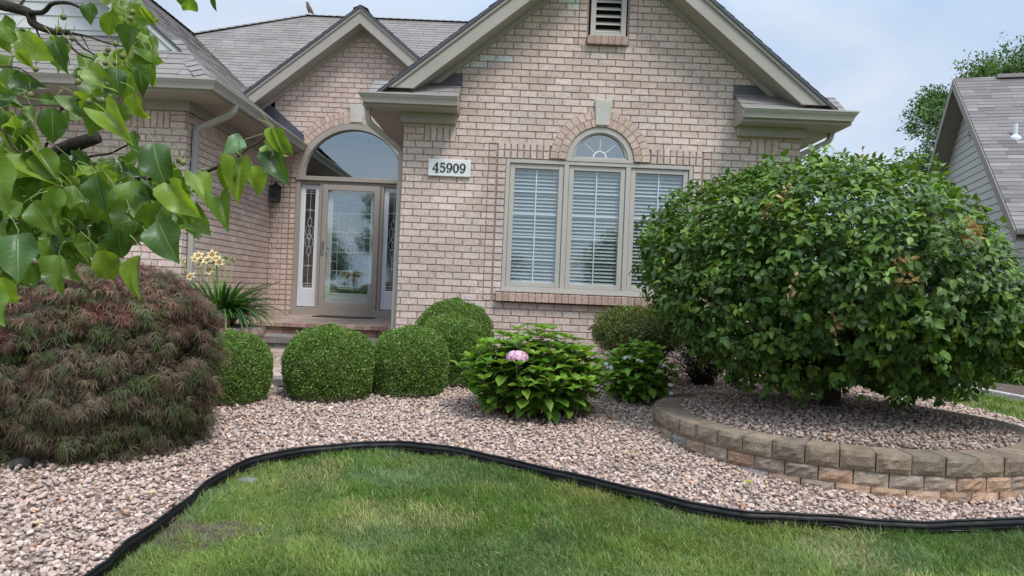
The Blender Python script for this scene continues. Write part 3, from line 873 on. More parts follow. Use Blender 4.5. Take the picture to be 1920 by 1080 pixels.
def downspout(P, parent=house, sz=(.038, .03)):
    m = MB(); Q = []
    P = [Vector(p) for p in P]
    for i, p in enumerate(P):
        if 0 < i < len(P) - 1:
            a = (P[i - 1] - p).normalized(); b = (P[i + 1] - p).normalized(); r_ = .055
            for k in range(5):
                t = k / 4; Q.append(p + a * r_ * (1 - t) ** 2 + b * r_ * t ** 2)
        else: Q.append(p)
    m.tube(Q, .04, sq=sz); o = m.build('downspout', M_['gutter'], parent, bevel=.006)
    return o
downspout([(-3.41, 8.86, 3.69), (-3.43, 8.86, 3.58), (SX + .045, 8.82, 3.36), (SX + .045, 8.82, .68)])
downspout([(-1.77, 8.62, 3.68), (-1.76, 8.63, 3.50), (WL - .05, 8.93, 3.24), (WL - .05, 8.93, .62)])
downspout([(3.77, 8.90, 3.69), (3.75, 8.9, 3.56), (WR + .05, 8.95, 3.38), (WR + .05, 8.95, .6)])

# ---- front window
win = MB()
def fr(mb, x0, x1, z0, z1, b, y0, y1):
    mb.box((x0, y0, z0), (x0 + b, y1, z1)); mb.box((x1 - b, y0, z0), (x1, y1, z1))
    mb.box((x0 + b, y0 + .001, z0), (x1 - b, y1, z0 + b)); mb.box((x0 + b, y0 + .001, z1 - b), (x1 - b, y1, z1))
win.box((-.185, FY - .05, 1.586), (2.145, FY + .05, 1.606))
fr(win, -.13, 2.09, 1.606, 3.165, .045, FY + .0, FY + .10)
for x in (.59, 1.325): win.box((x - .028, FY + .002, 1.651), (x + .028, FY + .10, 3.12))
window = win.build('front_window', M_['vinyl'], house, bevel=.004)
for x0, x1 in ((-.082, .559), (.621, 1.294), (1.356, 2.042)):
    m = MB(); fr(m, x0, x1, 1.653, 3.118, .058, FY + .02, FY + .085)
    sa = m.build('sash', M_['vinyl'], window, bevel=.005)
    a, b, c, d_ = x0 + .056, x1 - .056, 1.709, 3.062
    m = MB(); m.box((a, FY + .050, c), (b, FY + .056, d_)); m.build('pane', M_['glass'], window)
    m = MB(); cx = (a + b) / 2
    m.box((cx - .0075, FY + .060, c), (cx + .0075, FY + .068, d_))
    for i in range(1, 5):
        z = c + (d_ - c) * i / 5; m.box((a, FY + .0585, z - .0075), (b, FY + .0695, z + .0075))
    m.build('muntin', M_['muntin'], window)
    m = MB(); z = c + .02; i = 0
    while z < d_ - .01:
        sg = rnd.uniform(-.0015, .0015)
        m.prism([(a + .004, FY + .0745, z - .017 + sg), (a + .004, FY + .0725, z - .015 + sg), (a + .004, FY + .086, z + .003 + sg), (a + .004, FY + .101, z + .018 + sg), (a + .004, FY + .103, z + .016 + sg), (a + .004, FY + .089, z + .000 + sg)], (b - a - .008, 0, 0)); z += .043
    for q in (): m.box((a + (b - a) * q - .0015, FY + .0705, c), (a + (b - a) * q + .0015, FY + .0722, d_))
    m.build('blind', M_['blind'], window)
m = MB(); m.box((-.10, FY + .24, 1.6), (2.06, FY + .26, 3.17)); m.box((-.14, FY + .1, 1.58), (-.10, FY + .26, 3.17)); m.box((2.06, FY + .1, 1.58), (2.1, FY + .26, 3.17))
m.build('room_shade', mat('room_shade', (.22, .24, .24), .9, .1), window)
# arched light over it
def half_ring(mb, cx, cz, r0, r1, y0, y1, n=28, a0=0, a1=180):
    R_ = []
    for k in range(n + 1):
        a = rad(a0 + (a1 - a0) * k / n); c_, s_ = math.cos(a), math.sin(a)
        R_.append([(cx + r0 * c_, y0, cz + r0 * s_), (cx + r1 * c_, y0, cz + r1 * s_), (cx + r1 * c_, y1, cz + r1 * s_), (cx + r0 * c_, y1, cz + r0 * s_)])
    mb.grid(R_, closed=True)
m = MB(); AZ = 3.185
half_ring(m, WC, AZ, .335, .398, FY - .005, FY + .09); half_ring(m, WC, AZ + .02, .30, .335, FY + .012, FY + .08, a0=3, a1=177)
m.box((WC - .398, FY - .006, AZ - .018), (WC + .398, FY + .09, AZ + .018)); m.box((WC - .33, FY + .012, AZ + .019), (WC + .33, FY + .08, AZ + .042))
aw = m.build('arched_window', M_['vinyl'], house)
m = MB(); m.poly([(WC + .32 * math.cos(rad(a)), FY + .05, AZ + .03 + .30 * math.sin(rad(a))) for a in range(0, 181, 6)]); m.build('pane', M_['glasst'], aw)
m = MB()
for a in (45, 90, 135): m.tube([(WC + .075 * math.cos(rad(a)), FY + .046, AZ + .042 + .075 * math.sin(rad(a))), (WC + .31 * math.cos(rad(a)), FY + .046, AZ + .042 + .27 * math.sin(rad(a)))], .006, sq=(.006, .003))
half_ring(m, WC, AZ + .042, .070, .083, FY + .043, FY + .049)
m.build('muntin', M_['muntin'], aw)
m = MB(); m.poly([(WC + .34 * math.cos(rad(a)), FY + .2, AZ + .34 * math.sin(rad(a))) for a in range(0, 181, 10)]); m.build('room_shade', bpy.data.materials['room_shade'], aw)

# ---- entry: frame, transom, sidelights, storm door
DZ0, DZT = 1.215, 3.20
m = MB()
m.box((-3.495, EY - .05, 1.075), (-1.705, EY + .12, 1.200))                     # sill board
m.box((-3.495, EY - .02, 1.20), (-3.425, EY + .11, 3.215)); m.box((-1.775, EY - .02, 1.20), (-1.705, EY + .11, 3.215))
m.box((-3.495, EY - .045, 3.216), (-1.705, EY + .11, 3.285))                   # transom bar
m.box((-3.115, EY - .005, 1.201), (-3.065, EY + .11, 3.214)); m.box((-2.145, EY - .005, 1.201), (-2.095, EY + .11, 3.214))
m.box((-3.424, EY - .0, 3.16), (-1.776, EY + .11, 3.213))
half_ring(m, EC_X, EC_Z + .0, .80, .893, EY - .02, EY + .11, n=40, a0=2, a1=178)
half_ring(m, EC_X, EC_Z + .02, .775, .80, EY + .01, EY + .10, n=40, a0=2, a1=178)
entry = m.build('door_surround', M_['doorframe'], house, bevel=.004)
m = MB(); m.poly([(EC_X + .80 * math.cos(rad(a)), EY + .06, EC_Z + .03 + .775 * math.sin(rad(a))) for a in range(0, 181, 4)]); m.build('transom_pane', M_['glasst'], entry)
m = MB(); m.box((-3.5, EY + .30, 1.1), (-1.7, EY + .34, 4.2)); m.build('hall_shade', M_['darkroom'], entry)
def came_lines(m, segs, y, r=.0045):
    for s_ in segs: m.tube([(p[0], y, p[1]) for p in s_], r, n=5)
def oval(cx, cz, a, b, n=20): return [(cx + a * math.cos(2 * math.pi * k / n), cz + b * math.sin(2 * math.pi * k / n)) for k in range(n + 1)]
def lens(cx, cz, w_, h_, n=8):
    L_ = [(cx + w_ * math.sin(math.pi * k / n), cz - h_ + 2 * h_ * k / n) for k in range(n + 1)]
    return L_ + [(2 * cx - x, z) for x, z in L_[::-1]]
def motif(cx, cz, s_):
    g = [lens(cx, cz + .20 * s_, .028 * s_, .075 * s_), lens(cx, cz - .20 * s_, .028 * s_, .075 * s_), oval(cx - .022 * s_, cz + .08 * s_, .032 * s_, .07 * s_), oval(cx + .022 * s_, cz + .08 * s_, .032 * s_, .07 * s_),
         oval(cx - .022 * s_, cz - .08 * s_, .032 * s_, .07 * s_), oval(cx + .022 * s_, cz - .08 * s_, .032 * s_, .07 * s_), lens(cx, cz, .03 * s_, .05 * s_), lens(cx, cz + .08 * s_, .012 * s_, .05 * s_), lens(cx, cz - .08 * s_, .012 * s_, .05 * s_)]
    return g
dg = glassmat('leaded_glass', .18, (.56, .57, .56), rough=.05, wobble=.2)
for x0, x1 in ((-3.424, -3.116), (-2.094, -1.776)):
    m = MB(); fr(m, x0, x1, 1.21, 3.158, .062, EY + .035, EY + .085); m.box((x0 + .062, EY + .036, 1.272), (x1 - .062, EY + .085, 1.50))
    sd = m.build('sidelight', M_['whitepaint'], entry, bevel=.006)
    a, b, c, d_ = x0 + .062, x1 - .062, 1.50, 3.096; cx = (a + b) / 2
    m = MB(); m.box((a, EY + .058, c), (b, EY + .062, d_)); m.build('leaded_pane', dg, sd)
    m = MB(); fr(m, a - .004, b + .004, c - .004, d_ + .004, .016, EY + .040, EY + .057); m.build('bead', M_['muntin'], sd)
    m = MB()
    segs = [[(cx, c), (cx, 2.05)], [(cx, 2.62), (cx, d_)], [(a, c + .08), (b, c + .08)], [(a, c + .04), (b, c + .04)], [(a, d_ - .08), (b, d_ - .08)], [(a, d_ - .04), (b, d_ - .04)],
            [(a, 1.86), (cx - .02, 1.86), (cx, 1.89), (cx + .02, 1.86), (b, 1.86)], [(a, 2.75), (cx - .02, 2.75), (cx, 2.78), (cx + .02, 2.75), (b, 2.75)], oval(cx, 1.86, .022, .022, 4), oval(cx, 2.75, .022, .022, 4)]
    came_lines(m, segs + motif(cx, 2.33, 1.15), EY + .054, .0026)
    m.build('came', M_['came'], sd)
# inner door
m = MB(); fr(m, -3.06, -2.15, 1.205, 3.158, .135, EY + .055, EY + .10); m.box((-2.925, EY + .056, 1.34), (-2.285, EY + .10, 1.43))
door = m.build('entry_door', mat('pale_door', (.76, .79, .77), .5, .4), entry, bevel=.006)
m = MB(); m.box((-2.925, EY + .075, 1.43), (-2.285, EY + .08, 3.023)); m.build('leaded_pane', dg, door)
m = MB(); fr(m, -2.93, -2.28, 1.425, 3.028, .022, EY + .048, EY + .072); m.build('bead', M_['muntin'], door)
m = MB(); a, b, c, d_ = -2.905, -2.305, 1.45, 3.0; cx = (a + b) / 2
i0, i1, j0, j1 = a + .09, b - .09, c + .10, d_ - .10
segs = [[(i0 + .06, j0), (i1 - .06, j0), (i1, j0 + .08), (i1, j1 - .08), (i1 - .06, j1), (i0 + .06, j1), (i0, j1 - .08), (i0, j0 + .08), (i0 + .06, j0)],
        [(i0 + .06, j0 - .03), (i1 - .06, j0 - .03), (i1 + .03, j0 + .08)], [(i0 - .03, j0 + .08), (i0 + .06, j0 - .03)]]
for z in (1.80, 2.10, 2.42, 2.72): segs.append([(a, z), (b, z)])
for z in (1.62, 1.95, 2.25, 2.34, 2.55, 2.62, 2.84): segs += [[(a, z), (i0, z)], [(i1, z), (b, z)]]
for z in (1.80, 2.72): segs.append(oval(cx, z, .022, .022, 4))
came_lines(m, segs + motif(cx, 2.27, 1.3), EY + .068, .0045); m.build('came', M_['came'], door)
m = MB(); m.box((-3.03, EY + .035, 2.03), (-2.985, EY + .054, 2.22)); m.tube([(-3.007, EY + .035, 2.15), (-3.007, EY - .0, 2.15), (-2.93, EY - .002, 2.145)], .009); m.build('handle', M_['black'], door, bevel=.003)
# storm door
m = MB(); fr(m, -3.06, -2.15, 1.202, 3.158, .085, EY - .035, EY - .006); m.box((-2.975, EY - .034, 1.287), (-2.235, EY - .006, 1.30))
storm = m.build('storm_door', M_['doorframe'], entry, bevel=.005)
m = MB(); m.box((-2.975, EY - .022, 1.30), (-2.235, EY - .018, 3.073)); m.build('pane', M_['glassd'], storm)
m = MB(); m.box((-3.035, EY - .052, 2.05), (-3.005, EY - .036, 2.28)); m.tube([(-3.02, EY - .05, 2.24), (-3.02, EY - .085, 2.24), (-3.02, EY - .085, 2.12), (-3.02, EY - .05, 2.10)], .008); m.build('handle', M_['metal'], storm, bevel=.003)

# ---- garage door of the wing (behind the pear leaves)
m = MB()
for i in range(4):
    m.box((-9.6, WY + .06, .66 + i * .53), (-4.77, WY + .10, .66 + i * .53 + .522))
    for k in range(8): m.box((-9.55 + k * .6, WY + .05, .74 + i * .53), (-9.05 + k * .6, WY + .062, 1.10 + i * .53))
gd = m.build('garage_door', M_['whitepaint'], house, bevel=.006)
m = MB()
for a, b in (((-9.75, WY - .02, .6), (-9.60, WY + .09, 2.92)), ((-4.77, WY - .02, .6), (-4.62, WY + .09, 2.92)), ((-9.75, WY - .021, 2.80), (-4.62, WY + .09, 2.93))): m.box(a, b)
m.build('door_trim', M_['whitepaint'], gd, bevel=.004)

# ---- number plaque
plq = thing('house_number_sign', 'pale stone house number plaque reading 45909 on the brick wall', 'house number', (-.80, FY - .012, 3.02))
m = MB(); m.box((-.25, -.022, -.10), (.25, .012, .10)); m.build('plaque', M_['plaque'], plq, bevel=.006, local=True)
def ribbon(m, pts, wd, y0=-.029, y1=-.021):
    P = [np.array(p, float) for p in pts]; n = len(P); Lf, Rt = [], []
    wd = wd if hasattr(wd, '__len__') else [wd] * n
    for i in range(n):
        t = P[min(n - 1, i + 1)] - P[max(0, i - 1)]; t /= max(1e-9, np.linalg.norm(t)); nn = np.array([-t[1], t[0]])
        Lf.append(P[i] + nn * wd[i] / 2); Rt.append(P[i] - nn * wd[i] / 2)
    m.grid([[(l[0], y0, l[1]), (r_[0], y0, r_[1]), (r_[0], y1, r_[1]), (l[0], y1, l[1])] for l, r_ in zip(Lf, Rt)], closed=True)
    for k in (0, -1):
        l, r_ = Lf[k], Rt[k]; m.poly([(l[0], y0, l[1]), (r_[0], y0, r_[1]), (r_[0], y1, r_[1]), (l[0], y1, l[1])])
def arc(cx, cz, a, b, t0, t1, n=16): return [(cx + a * math.cos(rad(t0 + (t1 - t0) * k / n)), cz + b * math.sin(rad(t0 + (t1 - t0) * k / n))) for k in range(n + 1)]
def wv(n, t0, t1, thin, thick): return [thin + (thick - thin) * abs(math.cos(rad(t0 + (t1 - t0) * k / n))) for k in range(n + 1)]
def numeral(ch, cx):
    m = MB(); h = .058
    if ch == '0':
        ribbon(m, arc(cx, 0, .026, .050, 0, 360, 32), wv(32, 0, 360, .008, .020))
    if ch == '4':
        ribbon(m, [(cx + .012, .056), (cx - .036, -.018)], .009); ribbon(m, [(cx - .040, -.022), (cx + .036, -.022)], .011, y0=-.0293)
        ribbon(m, [(cx + .012, .058), (cx + .012, -.055)], .019, y0=-.0296); ribbon(m, [(cx - .008, -.054), (cx + .032, -.054)], .009, y0=-.0299)
    if ch == '9':
        ribbon(m, arc(cx, .020, .026, .033, 0, 360, 28), wv(28, 0, 360, .008, .019))
        ribbon(m, [(cx + .028, .018), (cx + .024, -.018), (cx + .008, -.044), (cx - .012, -.052), (cx - .022, -.046)], [.018, .017, .012, .008, .008], y0=-.0293)
        ribbon(m, arc(cx - .021, -.040, .0045, .0045, 0, 360, 12), .009, y0=-.0296)
    if ch == '5':
        ribbon(m, [(cx - .018, .050), (cx + .026, .050)], .014); ribbon(m, [(cx - .020, .056), (cx - .022, .002)], .009, y0=-.0293)
        ribbon(m, [(cx - .022, .004)] + arc(cx - .002, -.018, .027, .033, 120, -130, 20), [.008] + wv(20, 120, -130, .008, .019), y0=-.0296)
        ribbon(m, arc(cx - .020, -.038, .0045, .0045, 0, 360, 12), .009, y0=-.0299)
    return m.build('numeral', M_['black'], plq, local=True, recalc=True)
for i, ch in enumerate('45909'): numeral(ch, -.158 + i * .079)

# ---- wall lantern
ln = thing('wall_lantern', 'small black wall lantern on the brick beside the entry arch', 'wall lamp', (-3.79, EY - .10, 2.965))
m = MB(); m.box((-.055, .03, -.05), (.055, .095, .12)); m.tube([(0, .05, .13), (0, 0, .19), (0, 0, .15)], .009)
m.prism([(-.075, -.075, .115), (.075, -.075, .115), (.075, .075, .115), (-.075, .075, .115)], (0, 0, .012)); m.lathe((0, 0, .127), [(.07, 0), (.035, .035), (.012, .05), (0, .06)], 4)
m.prism([(-.065, -.065, -.13), (.065, -.065, -.13), (.065, .065, -.13), (-.065, .065, -.13)], (0, 0, .012))
for sx in (-1, 1):
    for sy in (-1, 1): m.box((sx * .06 - .005, sy * .06 - .005, -.12), (sx * .06 + .005, sy * .06 + .005, .116))
for sx in (-.02, .02): m.box((sx - .003, -.064, -.12), (sx + .003, -.058, .116))
m.build('lamp_frame', M_['black'], ln, local=True)
m = MB(); m.box((-.055, -.055, -.117), (.055, .055, .114)); m.build('lamp_glass', glassmat('lamp_glass', .1, (.7, .75, .75)), ln, local=True)

# ---- porch, steps, walk
PVC = [(.36, .27, .215), (.40, .31, .25), (.33, .245, .20), (.42, .34, .28), (.30, .235, .205)]
def pv(k=1): c = rnd.choice(PVC); j = k * (1 + rnd.gauss(0, .07)); return tuple(x * j for x in c)
def paving(m, x0, x1, y0, y1, zf, lx=.20, ly=.10, g=.004, th=.05, bevel=.004, k=1):
    j = 0; y = y0
    while y < y1 - .02:
        ye = min(y1, y + ly); x = x0 - (lx / 2 if j % 2 else 0)
        while x < x1 - .01:
            a, b = max(x0, x) + g / 2, min(x1, x + lx) - g / 2
            if b - a > .02:
                dz = rnd.uniform(-.0015, .0015); t = pv(k); Q = [(a, y + g / 2), (b, y + g / 2), (b, ye - g / 2), (a, ye - g / 2)]
                top = [(p[0] + (bevel if i in (0, 3) else -bevel), p[1] + (bevel if i < 2 else -bevel), zf(*p) + dz) for i, p in enumerate(Q)]
                low = [(p[0], p[1], zf(*p) - bevel + dz) for p in Q]; bt = [(p[0], p[1], zf(*p) - th) for p in Q]
                m.poly(top, t); m.grid([top, low, bt], t, closed=True)
            x += lx
        y += ly; j += 1
st = thing('porch_steps', 'paver porch landing with two brick steps below the entry door', 'steps', (-2.6, 9.6, .66))
m = MB(); zp = 1.06
paving(m, SX + .02, WL - .02, 9.82, EY - .02, lambda x, y: zp + .012 * (y - 9.6), k=.9)
m.box((SX + .02, 9.66, .5), (WL - .02, EY - .02, 1.005), (.25, .2, .17))
m.build('landing', M_['paver'], st)
m = MB(); x = -3.70
while x < WL - .03:
    b = min(x + .105, WL - .02); t = pv(1.0); e = rnd.uniform(-.003, .003)
    m.box((x + .002, 9.60 + e, 1.008), (b - .002, 9.818, zp + rnd.uniform(-.001, .001)), (t[0] * 1.05, t[1] * .88, t[2] * .82)); x += .105
m.build('coping', M_['paver'], st, bevel=.007)
BL_ = [(.26, .14, .105), (.22, .12, .095), (.29, .165, .13)]
def blocks_row(m, x0, x1, y0, y1, z0, z1, wd, cols, g=.004):
    x = x0
    while x < x1 - .02:
        b = min(x + wd * rnd.uniform(.92, 1.08), x1); c = rnd.choice(cols); j = 1 + rnd.gauss(0, .1)
        m.box((x + g / 2, y0 + rnd.uniform(-.004, .004), z0), (b - g / 2, y1, z1), tuple(q * j for q in c)); x = b
m = MB(); blocks_row(m, -3.7, WL - .02, 9.64, 9.9, .90, 1.006, .24, BL_); m.build('riser', M_['block'], st, bevel=.005)
G2 = [(.25, .225, .20), (.22, .20, .18), (.28, .25, .22)]
m = MB(); blocks_row(m, -3.7, WL - .02, 9.13, 9.66, .83, .915, .42, G2); m.build('tread', M_['block'], st, bevel=.007)
m = MB(); blocks_row(m, -3.7, WL - .02, 9.16, 9.6, .66, .829, .24, G2); m.build('riser', M_['block'], st, bevel=.005)
wf = lambda x, y: .635 + (y - 7.3) * .072
m = MB(); paving(m, -6.0, -1.75, 7.48, 9.14, wf, k=1.12)
wk = m.build('walkway', M_['paver']); tag(wk, 'tan paver walkway leading to the porch steps', 'walkway', kind='structure')
m = MB(); blocks_row(m, -6.0, -1.75, 7.22, 7.47, .57, .645, .30, G2); blocks_row(m, -6.0, -1.75, 7.25, 7.47, .44, .568, .30, [(.17, .15, .13)])
kb = m.build('walkway_edge', M_['block'], bevel=.007); tag(kb, 'grey stone edge in front of the paver walkway', 'kerb', kind='structure')
mt_ = MB(); mt_.box((-3.0, 11.15, 1.078), (-2.1, 11.66, 1.092)); tag(mt_.build('door_mat', M_['black'], bevel=.003), 'dark door mat lying before the storm door', 'door mat')

# ------------------------------------------------------------------ neighbour house
A0 = Vector((10.55, 18.0, 0)); NE = Vector((.961, -.276, 0)).normalized(); ND = Vector((.276, .961, 0)).normalized()
NM = Matrix(((NE.x, ND.x, 0, A0.x), (NE.y, ND.y, 0, A0.y), (0, 0, 1, 0), (0, 0, 0, 1)))
nb = thing('neighbour_house', 'grey lap-sided neighbouring house with brown shingle gable roof', 'house', (10.55, 18, .2))
def W3(x, y, z): return NM @ Vector((x, y, z))
NAP, NSL = 7.22, .92
m = MB()
nm = Matrix(((ND.x, -NE.x, 0, A0.x + NE.x * .40), (ND.y, -NE.y, 0, A0.y + NE.y * .40), (0, 0, 1, 0), (0, 0, 0, 1)))
def niv(z, z1):
    h0 = min(4.0, (NAP - .12 - z) / NSL); h1 = min(4.0, (NAP - .12 - z1) / NSL)
    if h1 < 0: return None
    if z < .75 and z1 > .38: return [(-h0, -3.45, -3.45, -h1), (-3.02, h0, h1, -3.02)]
    return [(-h0, h0, h1, -h1)]
siding(m, nm, .18, .178, niv, proud=.018)
m.build('siding_wall', M_['siding'], nb, recalc=False)
m = MB()
m.prism([W3(.46, -3.98, .1), W3(.46, 3.98, .1), W3(.46, 3.98, 3.2), W3(.46, 0, 6.9), W3(.46, -3.98, 3.2)], NE * 11.5)
m.build('inner_wall', M_['darkroom'], nb)
m = MB(); m.prism([W3(.44, -4.0, .1), W3(.44, -4.0, 3.3), W3(12, -4.0, 3.3), W3(12, -4.0, .1)], -ND * .04); m.build('front_wall', M_['siding'], nb)
m = MB(); m.prism([W3(.37, -4.06, .1), W3(.50, -4.06, .1), W3(.50, -3.95, .1), W3(.37, -3.95, .1)], (0, 0, 3.1)); m.build('corner_board', M_['siding'], nb)
m = MB()
RC = (.205, .185, .178)
roofplane(m, [W3(0, 0, NAP), W3(12.4, 0, NAP), W3(12.4, -4.45, NAP - 4.45 * NSL), W3(0, -4.45, NAP - 4.45 * NSL)], base=RC, jit=.16, tabs=(.25, .7))
roofplane(m, [W3(0, 0, NAP), W3(12.4, 0, NAP), W3(12.4, 4.45, NAP - 4.45 * NSL), W3(0, 4.45, NAP - 4.45 * NSL)], exp=.3, tabs=(.8, 1.5), base=RC)
nroof = m.build('roof', M_['shingle'], nb)
m = MB()
for sg in (-1, 1):
    m.prism([W3(0, 0, NAP - .01), W3(0, sg * 4.44, NAP - .01 - 4.44 * NSL), W3(12.38, sg * 4.44, NAP - .01 - 4.44 * NSL), W3(12.38, 0, NAP - .01)], (0, 0, -.08))
    m.prism([W3(-.03, 0, NAP - .02), W3(-.03, sg * 4.44, NAP - .02 - 4.44 * NSL), W3(-.03, sg * 4.44, NAP - .26 - 4.44 * NSL), W3(-.03, 0, NAP - .26)], NE * .028)
    m.prism([W3(0, 0, NAP - .22), W3(0, sg * 4.44, NAP - .22 - 4.44 * NSL), W3(.38, sg * 4.44, NAP - .22 - 4.44 * NSL), W3(.38, 0, NAP - .22)], (0, 0, -.012))
m.build('rake_board', mat('neighbour_trim', (.23, .20, .175), .6, .3, vary=.08), nroof)
m = MB(); m.prism([W3(.9, -.14, NAP - .05), W3(.9, .14, NAP - .05), W3(.9, .10, NAP + .05), W3(.9, -.10, NAP + .05)], NE * 11.3, RC); m.build('ridge_cap', M_['shingle'], nroof)
m = MB(); p = W3(.706, -2.0, NAP - 2 * NSL)
m.lathe(p, [(.045, -.1), (.045, .26), (.0, .26)], 12); m.lathe(p, [(.13, -.11), (.12, -.04), (.05, .02), (.046, .03)], 16); m.build('roof_vent', M_['whitepaint'], nroof)
m = MB(); pr = [(0, 0), (0, -.11), (.07, -.11), (.11, -.02), (.11, 0)]
ze = NAP - 4.45 * NSL + .03
m.prism([W3(0, -4.45 - a, ze + b) for a, b in pr], NE * 12.4); m.prism([W3(0, -4.44, ze - .1), W3(12.4, -4.44, ze - .1), W3(12.4, -4.0, ze - .1), W3(0, -4.0, ze - .1)], (0, 0, -.02)); m.build('gutter', M_['gutter'], nb)
m = MB(); m.box((-.34, .015, 5.75), (.02, .04, 6.62), M=nm)
gv2 = m.build('gable_vent', M_['siding'], nb)
m = MB()
for i in range(11): m.box((-.31, .041, 5.79 + i * .075), (-.01, .046, 5.825 + i * .075), M=nm)
m.build('louver', M_['darkroom'], gv2)
m = MB()
def frm(mb, M, a, b, c, d_, w_, o0, o1):
    mb.box((a, o0, c), (a + w_, o1, d_), M=M); mb.box((b - w_, o0, c), (b, o1, d_), M=M); mb.box((a + w_, o0, c), (b - w_, o1 - .001, c + w_), M=M); mb.box((a + w_, o0, d_ - w_), (b - w_, o1 - .001, d_), M=M)
frm(m, nm, -3.46, -3.01, .36, .86, .05, -.02, .03); nw = m.build('basement_window', M_['muntin'], nb)
m = MB(); m.box((-3.41, -.015, .41), (-3.06, -.01, .81), M=nm); m.build('pane', M_['glasst'], nw)

# ------------------------------------------------------------------ neighbour bed
cc = catmull([(7.6, 8.6), (7.15, 9.4), (6.88, 10.2), (6.62, 11.1), (6.2, 12.6), (5.7, 14.5), (5.4, 17)], 8)
m = MB(); k = 0
for i in range(0, len(cc) - 1, 2):
    a, b = cc[i], cc[min(i + 2, len(cc) - 1)]; t = (b - a) / np.linalg.norm(b - a); nn = np.array([t[1], -t[0]])
    b2 = b - t * .008; z = float(gz(*a)); z2 = float(gz(*b))
    m.prism([(a[0], a[1], z - .1), (a[0] + nn[0] * .13, a[1] + nn[1] * .13, z - .1), (a[0] + nn[0] * .12, a[1] + nn[1] * .12, z + .085), (a[0] + nn[0] * .02, a[1] + nn[1] * .02, z + .085)], (b2[0] - a[0], b2[1] - a[1], z2 - z))
cb_ = m.build('concrete_kerb', M_['concrete'], bevel=.015); tag(cb_, 'pale concrete kerb curving along the neighbouring mulch bed', 'kerb', kind='structure')
m = MB(); P = [(p[0] + .1, p[1]) for p in cc]
for i in range(len(P) - 1):
    a, b = P[i], P[i + 1]; q = []
    for s_ in (0, .3, .6, 1): 
        q.append([(a[0] + (14 - a[0]) * s_, a[1], float(gz(a[0], a[1])) + .05), (b[0] + (14 - b[0]) * s_, b[1], float(gz(b[0], b[1])) + .05)])
    m.grid(q)
tag(m.build('mulch_bed', M_['mulch']), 'dark brown mulch bed before the neighbouring house', 'mulch bed', kind='structure')

# ------------------------------------------------------------------ gravel
def ico(sub):
    bm = bmesh.new(); bmesh.ops.create_icosphere(bm, subdivisions=sub, radius=1)
    V = np.array([v.co[:] for v in bm.verts]); Fc = [tuple(v.index for v in f.verts) for f in bm.faces]; bm.free(); return V, Fc
def rocks(sub, n):
    out = []
    for i in range(n):
        V, Fc = ico(sub); V = V.copy()
        for k in range(8):                                    # chop with random planes for crushed-stone facets
            d_ = norm(rng.normal(size=3)); h = rng.uniform(.28, .70)
            s_ = V @ d_; V -= np.where(s_ > h, s_ - h, 0)[:, None] * d_
        V *= np.array([1, rng.uniform(.65, .9), rng.uniform(.5, .75)])
        out.append((V, Fc))
    return out
RK2, RK1 = rocks(2, 10), rocks(1, 6)
SC = [(.485, .36, .297), (.525, .40, .33), (.425, .315, .26), (.55, .445, .375), (.465, .352, .293), (.35, .26, .218), (.49, .365, .297), (.42, .338, .29)]
def stone_cols(n):
    c = np.array(SC)[rng.integers(0, len(SC), n)] * (1 + rng.normal(0, .12, (n, 1))); q = rng.random(n)
    c[q < .02] = (.46, .26, .16); c[(q > .02) & (q < .03)] = (.50, .42, .24); c *= 1.06; c[(q > .03) & (q < .034)] = (.33, .30, .28)
    return c
def rand_rot(n):
    q = norm(rng.normal(size=(n, 4))); a, b, c, d_ = q.T
    return np.stack([np.stack([1 - 2 * (c * c + d_ * d_), 2 * (b * c - a * d_), 2 * (b * d_ + a * c)], -1),
                     np.stack([2 * (b * c + a * d_), 1 - 2 * (b * b + d_ * d_), 2 * (c * d_ - a * b)], -1),
                     np.stack([2 * (b * d_ - a * c), 2 * (c * d_ + a * b), 1 - 2 * (b * b + c * c)], -1)], 1)
def jgrid(x0, x1, y0, y1, sp):
    xs = np.arange(x0, x1, sp); ys = np.arange(y0, y1, sp); X, Y = np.meshgrid(xs, ys)
    X = X.ravel() + rng.uniform(-.5, .5, X.size) * sp; Y = Y.ravel() + rng.uniform(-.5, .5, Y.size) * sp
    return X, Y
ecx, ecy = EC[:, 0], EC[:, 1]
def bed_ok(x, y):
    ok = inside(bed_poly, x, y)
    ok &= ~((x < -1.7) & (y > 7.2)); ok &= ~((x > WL - .01) & (x < WR) & (y > FY - .01)); ok &= ~((x < WL) & (y > 8.9)); ok &= (y < 9.6) & (x > -5.2)
    ok &= np.hypot(x - PC[0], y - PC[1]) > PR - .02
    return ok
d_edge = lambda x, y: np.min(np.hypot(x[:, None] - ecx[None, ::2], y[:, None] - ecy[None, ::2]), axis=1)
def gravel(name, X, Y, Z, S_, label, shade_tone=1.0):
    b = Bulk(); n = len(X); P = np.stack([X, Y, Z], 1); Mx = rand_rot(n); R0 = Mx
    flat = np.array([[1, 0, 0], [0, 1, 0], [0, 0, .8]]); Mx = flat @ (R0 * S_[:, None, None])
    near = (Y < 7.0); C = stone_cols(n) * shade_tone; w_ = rng.integers(0, 60, n)
    for i, t in enumerate(RK2):
        k = near & (w_ % 10 == i); b.add(t, Mx[k], P[k], C[k])
    for i, t in enumerate(RK1):
        k = ~near & (w_ % 6 == i); b.add(t, Mx[k], P[k], C[k])
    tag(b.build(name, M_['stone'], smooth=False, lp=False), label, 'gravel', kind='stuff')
XX, YY, ZZ, SS = [], [], [], []
